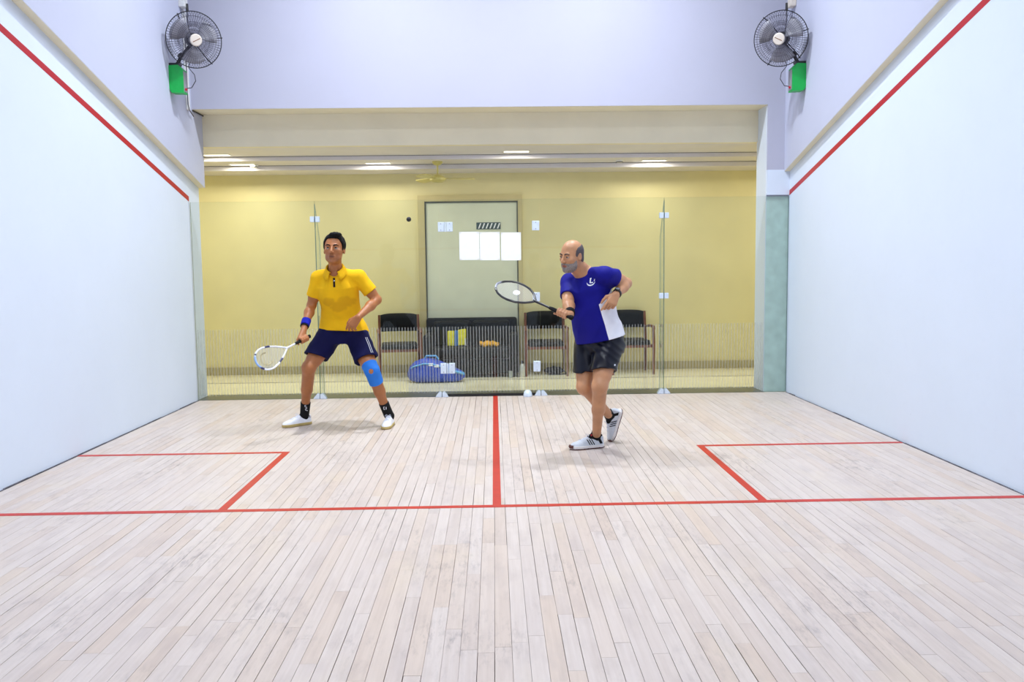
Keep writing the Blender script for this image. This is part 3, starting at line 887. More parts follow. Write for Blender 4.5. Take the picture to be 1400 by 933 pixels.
# racket bag
bag = empty('racket_bag', (-0.705, 1.22, 0)); tag(bag, 'blue racket bag with a pale blue band on the floor before the sofa', 'bag')
def bag_prof(t):
    top = np.interp(t, [0, 0.03, 0.12, 0.3, 0.45, 0.65, 0.85, 0.96, 1], [0.13, 0.19, 0.255, 0.30, 0.29, 0.235, 0.165, 0.13, 0.09])
    bot = np.interp(t, [0, 0.05, 0.2, 0.8, 0.95, 1], [0.07, 0.02, 0.0, 0.0, 0.02, 0.06])
    dep = np.interp(t, [0, 0.05, 0.2, 0.5, 0.85, 1], [0.05, 0.10, 0.15, 0.15, 0.10, 0.03])
    return top, bot, dep
def bag_ring(t, grow=0.0, n=24):
    top, bot, dep = bag_prof(t)
    x = -0.35 + 0.70 * t
    cz, hz = (top + bot) / 2, (top - bot) / 2
    out = []
    for j in range(n):
        a = 2 * PI * j / n
        cx_, sx_ = math.cos(a), math.sin(a)
        e = 0.65
        out.append((x, (dep + grow) * abs(cx_) ** e * (1 if cx_ > 0 else -1), cz + (hz + grow) * abs(sx_) ** e * (1 if sx_ > 0 else -1)))
    return out
def loft(b, rings, cap=True):
    n = len(rings[0])
    vs = [p for r in rings for p in r]
    fs = [(i * n + j, i * n + (j + 1) % n, (i + 1) * n + (j + 1) % n, (i + 1) * n + j) for i in range(len(rings) - 1) for j in range(n)]
    if cap: fs += [list(range(n))[::-1], [(len(rings) - 1) * n + j for j in range(n)]]
    b._add(vs, fs)
part('body', M['bag_blue'], bag, lambda b: loft(b, [bag_ring(t) for t in np.linspace(0, 1, 25)]), smooth=True)
def band(b):
    pts = []
    for t in np.linspace(0.08, 0.97, 30):
        top, bot, dep = bag_prof(t)
        pts.append((-0.35 + 0.70 * t, -dep * 0.80 - 0.012, bot + (top - bot) * 0.80))
    b.tube(pts, [0.024 + 0.02 * max(0, (i - 18) / 11) for i in range(30)], 8, flat=0.45)
bn = part('pale_band', M['bag_light'], bag, band, smooth=True)
for t in (0.42, 0.52):
    top, bot, dep = bag_prof(t)
    part('white_logo', M['white_cloth'], bn, lambda b: b.rbox((-0.35 + 0.7 * t - 0.028, -dep * 0.80 - 0.034, bot + (top - bot) * 0.80 - 0.02), (-0.35 + 0.7 * t + 0.028, -dep * 0.80 - 0.020, bot + (top - bot) * 0.80 + 0.014), 0.004, 1))
part('carry_handle', M['bag_light'], bag, lambda b: b.tube([(-0.14, -0.02, 0.285), (-0.12, -0.03, 0.325), (0.0, -0.03, 0.325), (0.03, -0.02, 0.28)], 0.011, 8), smooth=True)

bt = empty('steel_bottle', (0.36, 1.56, 0)); tag(bt, 'steel water bottle with a black cap on the floor beside the sofa', 'bottle')
part('body', M['bottle_steel'], bt, lambda b: b.lathe([(0.034, 0), (0.037, 0.006), (0.037, 0.13), (0.03, 0.155), (0.02, 0.168), (0.02, 0.178)], 24), smooth=True)
part('cap', M['black_paint'], bt, lambda b: b.lathe([(0.021, 0.172), (0.021, 0.198), (0.016, 0.21), (0.0, 0.212)], 20), smooth=True)
tm = part('tumbler', M['tumbler'], None, lambda b: b.lathe([(0.022, 0), (0.028, 0.085), (0.025, 0.085), (0.02, 0.008)], 20), smooth=True)
tm.location = (0.21, 1.50, 0)
tag(tm, 'small grey tumbler on the floor in front of the sofa', 'tumbler')

# small black bag under the middle chair
bb = empty('black_bag', (0.78, 1.78, 0)); tag(bb, 'small crumpled black bag on the floor under the armchair', 'bag')
def crumple(b):
    rings = []
    for i in range(13):
        t = i / 12; r = math.sin(PI * min(0.97, max(0.03, t))) ** 0.6
        rings.append([(-0.13 + 0.26 * t, 0.075 * r * math.cos(a) * (1 + 0.12 * math.sin(5 * a + i)), max(0.0, 0.05 + (0.055 * r) * math.sin(a) * (1 + 0.2 * math.sin(3 * a + i * 1.7)))) for a in [2 * PI * j / 16 for j in range(16)]])
    loft(b, rings)
part('pouch', M['black_cloth'], bb, crumple, smooth=True)
part('strap', M['black_cloth'], bb, lambda b: b.tube([(-0.1, -0.05, 0.06), (-0.02, -0.09, 0.012), (0.08, -0.085, 0.012), (0.17, -0.03, 0.012), (0.12, 0.02, 0.05)], 0.008, 6), smooth=True)

# the ball in flight
bl_ = part('squash_ball', M['rubber'], None, lambda b: b.lathe([(0.0, -0.02)] + [(0.02 * math.cos(a), 0.02 * math.sin(a)) for a in [(-7 + k) * PI / 16 for k in range(15)]] + [(0.0, 0.02)], 20), smooth=True)
bl_.location = (-0.687, -2.0, 1.807)
tag(bl_, 'small black squash ball in the air before the glass', 'ball')
part('dot', M['yellow_cloth'], bl_, lambda b: b.lathe([(0.003, 0.0), (0.003, 0.0006)], 8, Matrix.Translation((0, 0, 0.0199))))

# ================================================================== people: smooth blended solids, meshed on a grid
class Field:
    def __init__(s, lo, hi, h):
        s.lo = np.array(lo, float); s.h = h
        s.n = np.ceil((np.array(hi, float) - s.lo) / h).astype(int) + 1
        s.F = np.full(s.n, 9.0, np.float32)
        s.ax = [(s.lo[i] + h * np.arange(s.n[i])).astype(np.float32) for i in range(3)]
    def sub(s, lo, hi):
        sl = []
        for i in range(3):
            a = max(0, int(math.floor((lo[i] - s.lo[i]) / s.h))); b = min(s.n[i], int(math.ceil((hi[i] - s.lo[i]) / s.h)) + 1)
            if b <= a: return None
            sl.append(slice(a, b))
        X = s.ax[0][sl[0]][:, None, None]; Y = s.ax[1][sl[1]][None, :, None]; Z = s.ax[2][sl[2]][None, None, :]
        return tuple(sl), X, Y, Z
    def put(s, fn, lo, hi, k, mode='add'):
        m = 0.03 + k
        q = s.sub(np.array(lo) - m, np.array(hi) + m)
        if q is None: return
        sl, X, Y, Z = q
        d = fn(X, Y, Z)
        a = s.F[sl]
        if mode == 'add':
            if k <= 0: s.F[sl] = np.minimum(a, d)
            else:
                t = np.clip(0.5 + 0.5 * (d - a) / k, 0, 1)
                s.F[sl] = d * (1 - t) + a * t - k * t * (1 - t)
        else:
            d = -d
            if k <= 0: s.F[sl] = np.maximum(a, d)
            else:
                t = np.clip(0.5 - 0.5 * (d - a) / k, 0, 1)
                s.F[sl] = d * (1 - t) + a * t + k * t * (1 - t)
    def cap(s, a, b, ra, rb, k=0.02, mode='add'):
        a = np.array(a, float); b = np.array(b, float); ab = b - a; L2 = float(ab @ ab) + 1e-12
        def fn(X, Y, Z):
            px, py, pz = X - a[0], Y - a[1], Z - a[2]
            t = np.clip((px * ab[0] + py * ab[1] + pz * ab[2]) / L2, 0, 1)
            return np.sqrt((px - t * ab[0]) ** 2 + (py - t * ab[1]) ** 2 + (pz - t * ab[2]) ** 2) - (ra + (rb - ra) * t)
        r = max(ra, rb)
        s.put(fn, np.minimum(a, b) - r, np.maximum(a, b) + r, k, mode)
    def chain(s, pts, rs, k=0.02):
        for i in range(len(pts) - 1):
            s.cap(pts[i], pts[i + 1], rs[i], rs[i + 1], k)
    def ell(s, c, r, k=0.02, axes=None, mode='add'):
        c = np.array(c, float); r = np.array(r, float)
        A = np.eye(3) if axes is None else np.array(axes, float)      # rows: local axes
        def fn(X, Y, Z):
            px, py, pz = X - c[0], Y - c[1], Z - c[2]
            k0 = 0; k1 = 0
            for i in range(3):
                q = px * A[i][0] + py * A[i][1] + pz * A[i][2]
                k0 = k0 + (q / r[i]) ** 2; k1 = k1 + (q / r[i] ** 2) ** 2
            k0 = np.sqrt(k0); k1 = np.sqrt(k1) + 1e-6
            return k0 * (k0 - 1) / k1
        R_ = r.max()
        s.put(fn, c - R_, c + R_, k, mode)
    def loft(s, o, L, Fw, U, secs, k=0.03, e=2.2, mode='add'):
        """elliptical sections along U: (height, half width, half depth, forward offset, left offset)"""
        o = np.array(o, float); secs = np.array([tuple(q) + (0,) * (5 - len(q)) for q in secs], float)
        def fn(X, Y, Z):
            px, py, pz = X - o[0], Y - o[1], Z - o[2]
            c = px * U[0] + py * U[1] + pz * U[2]
            a = px * L[0] + py * L[1] + pz * L[2] - np.interp(c, secs[:, 0], secs[:, 4])
            b = px * Fw[0] + py * Fw[1] + pz * Fw[2] - np.interp(c, secs[:, 0], secs[:, 3])
            hw = np.interp(c, secs[:, 0], secs[:, 1]); hd = np.interp(c, secs[:, 0], secs[:, 2])
            q = (np.abs(a / hw) ** e + np.abs(b / hd) ** e) ** (1 / e)
            d = (q - 1) * np.minimum(hw, hd)
            return np.maximum(d, np.maximum(c - secs[-1, 0], secs[0, 0] - c))
        pts = []
        for q in secs:
            for sa in (-1, 1):
                for sb in (-1, 1):
                    pts.append(o + np.array(U) * q[0] + np.array(L) * (q[4] + sa * q[1]) + np.array(Fw) * (q[3] + sb * q[2]))
        pts = np.array(pts)
        s.put(fn, pts.min(0), pts.max(0), k, mode)
    def cut(s, p, n, R_=None, c=None, k=0.0):
        """removes what lies on the n side of the plane through p (within R_ of c)"""
        p = np.array(p, float); n = np.array(n, float); n = n / np.linalg.norm(n)
        c = p if c is None else np.array(c, float)
        q = s.sub(s.lo - 1, s.lo + 9) if R_ is None else s.sub(c - R_, c + R_)
        sl, X, Y, Z = q
        d = (X - p[0]) * n[0] + (Y - p[1]) * n[1] + (Z - p[2]) * n[2]
        if R_ is not None:
            d = np.where((X - c[0]) ** 2 + (Y - c[1]) ** 2 + (Z - c[2]) ** 2 < R_ * R_, d, -9.0)
        s.F[sl] = np.maximum(s.F[sl], d)
    def folds(s, fn):
        X, Y, Z = s.ax[0][:, None, None], s.ax[1][None, :, None], s.ax[2][None, None, :]
        s.F = (s.F + fn(X, Y, Z)).astype(np.float32)
    def mesh(s, smooth=1):
        F = s.F.copy()
        F[0] = F[-1] = 9; F[:, 0] = F[:, -1] = 9; F[:, :, 0] = F[:, :, -1] = 9
        I = F < 0
        n = F.shape
        cnt = np.zeros((n[0] - 1, n[1] - 1, n[2] - 1), np.uint8)
        off = [(i, j, k) for i in (0, 1) for j in (0, 1) for k in (0, 1)]
        for i, j, k in off:
            cnt += I[i:n[0] - 1 + i, j:n[1] - 1 + j, k:n[2] - 1 + k]
        C = np.argwhere((cnt > 0) & (cnt < 8))
        idx = np.full(cnt.shape, -1, np.int64)
        idx[C[:, 0], C[:, 1], C[:, 2]] = np.arange(len(C))
        cv = {o: F[C[:, 0] + o[0], C[:, 1] + o[1], C[:, 2] + o[2]] for o in off}
        P = np.zeros((len(C), 3)); W = np.zeros(len(C))
        for o in off:
            for a in range(3):
                if o[a] == 0:
                    o2 = tuple(1 if b == a else o[b] for b in range(3))
                    v0, v1 = cv[o], cv[o2]
                    m = (v0 < 0) != (v1 < 0)
                    t = np.where(m, v0 / np.where(m, v0 - v1, 1), 0)
                    for b in range(3):
                        P[:, b] += np.where(m, o[b] + (t if b == a else 0), 0)
                    W += m
        P = P / W[:, None] + C
        V = s.lo + P * s.h
        quads = []
        for a in range(3):
            b, c = (a + 1) % 3, (a + 2) % 3
            s0 = [slice(None)] * 3; s1 = [slice(None)] * 3
            s0[a] = slice(0, n[a] - 1); s1[a] = slice(1, n[a])
            d = I[tuple(s0)] != I[tuple(s1)]
            E_ = np.argwhere(d)
            E_ = E_[(E_[:, b] > 0) & (E_[:, c] > 0) & (E_[:, b] < n[b] - 1) & (E_[:, c] < n[c] - 1)]
            fl_ = I[E_[:, 0], E_[:, 1], E_[:, 2]]
            def cell(db, dc):
                q = E_.copy(); q[:, b] -= db; q[:, c] -= dc
                return idx[q[:, 0], q[:, 1], q[:, 2]]
            q = np.stack([cell(1, 1), cell(0, 1), cell(0, 0), cell(1, 0)], 1)
            q[~fl_] = q[~fl_][:, ::-1]
            quads.append(q)
        Q = np.concatenate(quads)
        Q = Q[(Q >= 0).all(1)]
        for _ in range(smooth):
            A = np.zeros_like(V); N = np.zeros(len(V))
            for i in range(4):
                a_, b_ = Q[:, i], Q[:, (i + 1) % 4]
                np.add.at(A, a_, V[b_]); np.add.at(A, b_, V[a_])
                np.add.at(N, a_, 1); np.add.at(N, b_, 1)
            V = V * 0.5 + 0.5 * A / np.maximum(N, 1)[:, None]
        return V, Q
def mesh_obj(name, V, Q, mat, parent, org, attr=None):
    me = bpy.data.meshes.new(name)
    me.vertices.add(len(V)); me.vertices.foreach_set('co', (V - np.array(org)).astype(np.float32).ravel())
    me.loops.add(len(Q) * 4); me.loops.foreach_set('vertex_index', Q.astype(np.int32).ravel())
    me.polygons.add(len(Q)); me.polygons.foreach_set('loop_start', np.arange(0, len(Q) * 4, 4, dtype=np.int32))
    me.polygons.foreach_set('loop_total', np.full(len(Q), 4, np.int32))
    me.update(calc_edges=True); me.validate()
    o = link(name, me, mat, parent, True)
    if attr is not None:
        nm, data = attr
        if data.ndim == 1:
            at = me.attributes.new(nm, 'FLOAT', 'POINT'); at.data.foreach_set('value', data.astype(np.float32))
        else:
            at = me.color_attributes.new(nm, 'FLOAT_COLOR', 'POINT'); at.data.foreach_set('color', np.concatenate([data, np.ones((len(data), 1))], 1).astype(np.float32).ravel())
    return o
def split(V, Q, mask):
    """the faces whose centre passes mask, and the rest"""
    Cn = V[Q].mean(1)
    m = mask(Cn)
    out = []
    for sel in (m, ~m):
        q = Q[sel]; u, inv = np.unique(q, return_inverse=True)
        out.append((V[u], inv.reshape(q.shape)))
    return out
def unit(v):
    v = np.array(v, float); return v / np.linalg.norm(v)
def frame(fwd, up):
    f = unit(fwd); u = np.array(up, float); u = unit(u - f * (u @ f)); l = np.cross(u, f)
    return l, f, u          # left, forward, up of the figure
def lerp(a, b, t): return np.array(a) + (np.array(b) - np.array(a)) * t

def add_head(F, c, fr, s=1.0, jaw=1.0):
    l, f, u = fr
    A = np.array([l, f, u])
    def P(x, y, z): return np.array(c) + s * (l * x + f * y + u * z)
    F.ell(P(0, -0.012, 0.033), np.array((0.076, 0.094, 0.086)) * s, 0.03, A)
    F.ell(P(0, 0.018, -0.030), np.array((0.063, 0.068, 0.082)) * s, 0.03, A)
    F.ell(P(0, 0.030, -0.078), np.array((0.047 * jaw, 0.048, 0.034)) * s, 0.02, A)
    F.ell(P(0, 0.066, -0.098), np.array((0.022, 0.017, 0.016)) * s, 0.015, A)
    for q in (-1, 1):
        F.ell(P(q * 0.044, 0.056, -0.018), np.array((0.022, 0.020, 0.018)) * s, 0.018, A)
        F.ell(P(q * 0.040, 0.028, -0.068), np.array((0.02, 0.028, 0.024)) * s, 0.018, A)
    F.cap(P(-0.036, 0.076, 0.024), P(0.036, 0.076, 0.024), 0.010 * s, 0.010 * s, 0.012)
    for q in (-1, 1):
        F.ell(P(q * 0.031, 0.098, 0.003), np.array((0.019, 0.017, 0.011)) * s, 0.008, A, 'sub')
    F.cap(P(0, 0.084, 0.014), P(0, 0.107, -0.028), 0.008 * s, 0.0125 * s, 0.008)
    for q in (-1, 1):
        F.ell(P(q * 0.013, 0.096, -0.032), np.array((0.009, 0.011, 0.008)) * s, 0.006, A)
        F.ell(P(q * 0.077, -0.010, -0.004), np.array((0.009, 0.019, 0.032)) * s, 0.006, A)
        F.ell(P(q * 0.083, -0.002, -0.002), np.array((0.005, 0.010, 0.018)) * s, 0.004, A, 'sub')
    F.cap(P(-0.019, 0.081, -0.060), P(0.019, 0.081, -0.060), 0.0075 * s, 0.0075 * s, 0.006)
    F.cap(P(-0.017, 0.080, -0.071), P(0.017, 0.080, -0.071), 0.008 * s, 0.008 * s, 0.006)
    F.cap(P(-0.024, 0.094, -0.0655), P(0.024, 0.094, -0.0655), 0.003 * s, 0.003 * s, 0.004, 'sub')
    return P
def head_local(V, c, fr, s):
    d = (V - np.array(c)) / s
    return np.stack([d @ fr[0], d @ fr[1], d @ fr[2]], 1)
def add_grip(F, wrist, g, h, R_, wsign):
    """fingers closed round a handle through g along h"""
    wrist, g, h = np.array(wrist), np.array(g), unit(h)
    q = wrist - g; q = unit(q - h * (q @ h))
    w_ = np.cross(h, q) * wsign
    def pt(o, ph, r): return g + h * o + (q * math.cos(math.radians(ph)) + w_ * math.sin(math.radians(ph))) * r
    for i, o in enumerate((0.034, 0.012, -0.010, -0.031)):
        F.cap(wrist, pt(o, 5, R_ + 0.014), 0.021, 0.0125, 0.012)
        rr = R_ + 0.0085
        ang = (10, 62, 112, 165, 215, 250)[:6 if i < 3 else 5]
        rad = [0.0115, 0.0105, 0.010, 0.0095, 0.0088, 0.008]
        F.chain([pt(o + 0.004 * math.sin(math.radians(a)), a, rr) for a in ang], rad[:len(ang)], 0.003)
    F.chain([lerp(wrist, pt(0.03, 0, R_ + 0.012), 0.45), pt(0.042, -35, R_ + 0.013), pt(0.056, -85, R_ + 0.010), pt(0.064, -130, R_ + 0.009)], [0.016, 0.0135, 0.011, 0.009], 0.006)
def add_hand(F, wrist, d, n, side, curls, thumb=(0.55, 0.75, 0.35)):
    """open relaxed hand: d towards the fingers, n the way the palm faces, side towards the thumb"""
    wrist = np.array(wrist); d = unit(d); n = np.array(n, float); n = unit(n - d * (n @ d)); side = np.array(side, float)
    side = unit(side - d * (side @ d) - n * (side @ n))
    seg = ((0.041, 0.026, 0.021), (0.045, 0.029, 0.022), (0.041, 0.027, 0.021), (0.033, 0.021, 0.018))
    for i, (o, ln) in enumerate(zip((0.031, 0.0105, -0.010, -0.030), (0.086, 0.090, 0.086, 0.077))):
        kn = wrist + d * ln + side * o
        F.cap(wrist + side * o * 0.5 + d * 0.01, kn, 0.0175, 0.0125, 0.012)
        a = 0.0; p = kn; pts = [kn]
        for j in range(3):
            a += math.radians(curls[i][j])
            dd = d * math.cos(a) + n * math.sin(a) + side * (o * 2.2 if j == 0 else o * 1.0)
            p = p + unit(dd) * seg[i][j]; pts.append(p)
        F.chain(pts, [0.0105, 0.0095, 0.0088, 0.0078], 0.002)
    b = wrist + d * 0.028 + side * 0.024
    t1 = b + unit(side * thumb[0] + d * thumb[1] + n * thumb[2]) * 0.044
    t2 = t1 + unit(side * thumb[0] * 0.3 + d + n * (thumb[2] + 0.2)) * 0.033
    t3 = t2 + unit(d + n * (thumb[2] + 0.4)) * 0.026
    F.chain([b, t1, t2, t3], [0.017, 0.0125, 0.0105, 0.0088], 0.006)

def add_arm(F, sh, el, wr, s=1.0):
    F.cap(sh, el, 0.050 * s, 0.040 * s, 0.03)
    F.cap(lerp(sh, el, 0.25), lerp(sh, el, 0.7), 0.047 * s, 0.042 * s, 0.03)
    F.cap(el, lerp(el, wr, 0.35), 0.039 * s, 0.042 * s, 0.02)
    F.cap(lerp(el, wr, 0.35), wr, 0.042 * s, 0.026 * s, 0.02)
def add_leg(F, hip, kn, an, back, s=1.0):
    back = np.array(back, float)
    F.cap(hip, kn, 0.088 * s, 0.054 * s, 0.04)
    F.cap(lerp(hip, kn, 0.2), lerp(hip, kn, 0.75), 0.082 * s, 0.064 * s, 0.04)
    F.ell(kn, (0.054 * s, 0.056 * s, 0.058 * s), 0.03)
    F.cap(kn, lerp(kn, an, 0.5), 0.050 * s, 0.046 * s, 0.03)
    m = lerp(kn, an, 0.30) + back * 0.022
    F.cap(lerp(kn, an, 0.14) + back * 0.014, lerp(kn, an, 0.48) + back * 0.016, 0.046 * s, 0.042 * s, 0.03)
    F.cap(lerp(kn, an, 0.5), an, 0.044 * s, 0.034 * s, 0.02)

def shoe(parent, org, heel, fwd, up, style, size=1.0):
    """built in its own frame: x left, y heel to toe, z up"""
    l, f, u = frame(fwd, up)
    A = np.array([l, f, u])
    ys = [0, 0.012, 0.03, 0.08, 0.13, 0.18, 0.225, 0.262, 0.280, 0.287]
    hw = [0.012, 0.028, 0.034, 0.036, 0.037, 0.043, 0.046, 0.036, 0.022, 0.008]
    zt = [0.080, 0.094, 0.098, 0.100, 0.094, 0.076, 0.060, 0.050, 0.040, 0.030]
    def solid(grow, z0, z1, rounded):
        def fn(X, Y, Z):
            w_ = np.interp(Y, ys, hw) + grow
            if rounded:
                t = np.interp(Y, ys, zt)
                q = (np.abs(X / w_) ** 2.6 + np.abs(np.maximum(Z, 0) / t) ** 2.6) ** (1 / 2.6)
                d = (q - 1) * np.minimum(w_, t)
                return np.maximum(np.maximum(d, z0 - Z), np.maximum(-Y, Y - 0.287))
            d = np.abs(X) - w_
            return np.maximum(np.maximum(d, np.maximum(z0 - Z, Z - z1)), np.maximum(-Y - grow, Y - 0.287 - grow))
        return fn
    def emit(F, name, mat, par, sm=1):
        V, Q = F.mesh(sm)
        Vw = np.array(heel) + (V * size) @ A
        return mesh_obj(name, Vw, Q, mat, par, org), (V, Q)
    lo, hi = (-0.065, -0.02, -0.012), (0.065, 0.305, 0.13)
    F = Field(lo, hi, 0.004)
    F.put(solid(0, 0.012, 0, True), (-0.05, 0, 0), (0.05, 0.287, 0.11), 0)
    F.ell((0, 0.062, 0.112), (0.027, 0.048, 0.035), 0.004, None, 'sub')
    up_o, (V, Q) = emit(F, 'shoe', M['shoe_white'] if style == 'plain' else M['shoe_grey'], parent)
    F = Field(lo, hi, 0.004)
    F.put(solid(0.004, 0.0, 0.026, False), (-0.055, 0, 0), (0.055, 0.295, 0.03), 0)
    emit(F, 'sole', M['sole_tan'] if style == 'plain' else M['sole_white'], up_o)
    if style != 'plain':
        F = Field(lo, hi, 0.004)
        F.put(solid(0.0045, -0.004, 0.008, False), (-0.055, 0, 0), (0.055, 0.295, 0.03), 0)
        emit(F, 'outsole', M['sole_dark'], up_o)
    bvh = BVHTree.FromPolygons([Vector(p) for p in V], [tuple(q) for q in Q])
    def to(p): return Vector(np.array(heel) + (np.array(p) * size) @ A)
    def hitz(x, y):
        h_ = bvh.ray_cast(Vector((x, y, 0.2)), Vector((0, 0, -1)))
        return h_[0] if h_[0] is not None else Vector((x, y, 0.06))
    def lace(b):
        for k in range(5):
            y = 0.125 + k * 0.019
            sg = 1 if k % 2 else -1
            pts = [hitz(x, y + sg * x * 0.25) + Vector((0, 0, 0.002)) for x in np.linspace(-0.021, 0.021, 7)]
            b.tube([to(p) for p in pts], 0.0026 * size, 5)
        for sg in (-1, 1):
            p0 = hitz(0, 0.125) + Vector((0, 0, 0.004))
            b.tube([to(p0), to(p0 + Vector((sg * 0.018, 0.008, 0.012))), to(p0 + Vector((sg * 0.03, 0.02, 0.0))), to(p0 + Vector((sg * 0.012, 0.012, 0.002)))], 0.002 * size, 5)
    part('laces', M['lace'], up_o, lace, org)
    def side_strip(name, sg, pts2, wd, mat):
        def fn(b):
            vs = []; fs = []
            for (y, z) in pts2:
                for dy in (-wd, wd):
                    h_ = bvh.ray_cast(Vector((sg * 0.12, y + dy, z)), Vector((-sg, 0, 0)))[0]
                    if h_ is None: h_ = Vector((sg * 0.035, y + dy, z))
                    vs.append(to(h_ + Vector((sg * 0.0018, 0, 0))))
            for i in range(len(pts2) - 1):
                fs.append((2 * i, 2 * i + 1, 2 * i + 3, 2 * i + 2))
            b._add(vs, fs)
        return part(name, mat, up_o, fn, org)
    if style == 'plain':
        for sg in (-1, 1):
            side_strip('heel_tab', sg, [(0.018, z) for z in (0.062, 0.072, 0.08, 0.088)], 0.010, M['sole_dark'] if sg == 1 else M['frame_navy'])
    else:
        for sg in (-1, 1):
            for k in range(3):
                y0 = 0.092 + k * 0.019
                side_strip('side_stripe', sg, [(y0 + t * 0.020 * 1.2, 0.030 + t * 0.044) for t in np.linspace(0, 1, 7)], 0.0045, M['black_cloth'])
            side_strip('heel_patch', sg, [(0.030 + t * 0.022, 0.034 + t * 0.044) for t in np.linspace(0, 1, 7)], 0.013, M['black_cloth'])
        def toe(b):
            pts = [to((0.03 * math.sin(a) , 0.262 + 0.024 * math.cos(a), 0.02)) for a in np.linspace(-1.2, 1.2, 9)]
            b.tube(pts, 0.014 * size, 8)
        part('toe_cap', M['sole_dark'], up_o, toe, org, True)
        def coll(b):
            pts = [(0.030 * math.cos(a), 0.062 + 0.046 * math.sin(a), 0.092 + 0.006 * abs(math.sin(a))) for a in np.linspace(0, 2 * PI, 20, endpoint=False)]
            b.tube([to(p) for p in pts], 0.0065 * size, 8, True)
        part('collar', M['black_cloth'], up_o, coll, org, True)
    return up_o, to
def decal(name, strokes, dirv, bvh, mat, parent, org, lift=0.0016):
    """flat print: strokes are (list of points, half width vector), dropped on the surface along dirv"""
    dirv = Vector(dirv).normalized()
    def fn(b):
        for pts, wv in strokes:
            vs = []; fs = []
            for p in pts:
                for sg in (-1, 1):
                    q = Vector(p) + Vector(wv) * sg
                    h_ = bvh.ray_cast(q - dirv * 0.35, dirv)[0]
                    if h_ is None: h_ = q
                    vs.append(h_ - dirv * lift)
            for i in range(len(pts) - 1):
                fs.append((2 * i, 2 * i + 1, 2 * i + 3, 2 * i + 2))
            b._add(vs, fs)
    return part(name, mat, parent, fn, org)
def bvh_of(V, Q): return BVHTree.FromPolygons([Vector(p) for p in V], [tuple(int(i) for i in q) for q in Q])
def eyes_brows(parent, org, P, s, look, browmat, l, f, u):
    for q in (-1, 1):
        c = P(q * 0.031, 0.074, 0.003)
        mt = Matrix.Translation(Vector(c)) @ Matrix.Scale(1, 4)
        prof = [(0.0, -0.0125)] + [(0.0125 * math.cos(a), 0.0125 * math.sin(a)) for a in np.linspace(-1.4, 1.4, 9)] + [(0.0, 0.0125)]
        e = part('eye', M['eye_white'], parent, lambda b: b.lathe([(r * s, z * s) for r, z in prof], 16, mt), org, True)
        d = unit(look)
        ic = Vector(c + d * 0.0066 * s)
        part('iris', M['iris'], e, lambda b: b.lathe([(r * 0.60 * s, z * 0.60 * s) for r, z in prof], 12, Matrix.Translation(ic)), org, True)
        # upper eyelid line and eyebrow
        part('eyebrow', browmat, parent, lambda b: b.tube([P(q * x, y, z) for x, y, z in ((0.012, 0.0885, 0.020), (0.022, 0.0900, 0.026), (0.036, 0.0855, 0.028), (0.050, 0.0755, 0.021))], [0.0040 * s, 0.0056 * s, 0.0052 * s, 0.003 * s], 7, flat=0.8), org, True)
        part('eyelid', parent.data.materials[0], parent, lambda b: b.tube([P(q * x, y, z) for x, y, z in ((0.016, 0.0835, 0.008), (0.026, 0.088, 0.0125), (0.037, 0.0865, 0.0125), (0.047, 0.078, 0.007))], [0.003 * s, 0.0042 * s, 0.0042 * s, 0.003 * s], 7), org, True)

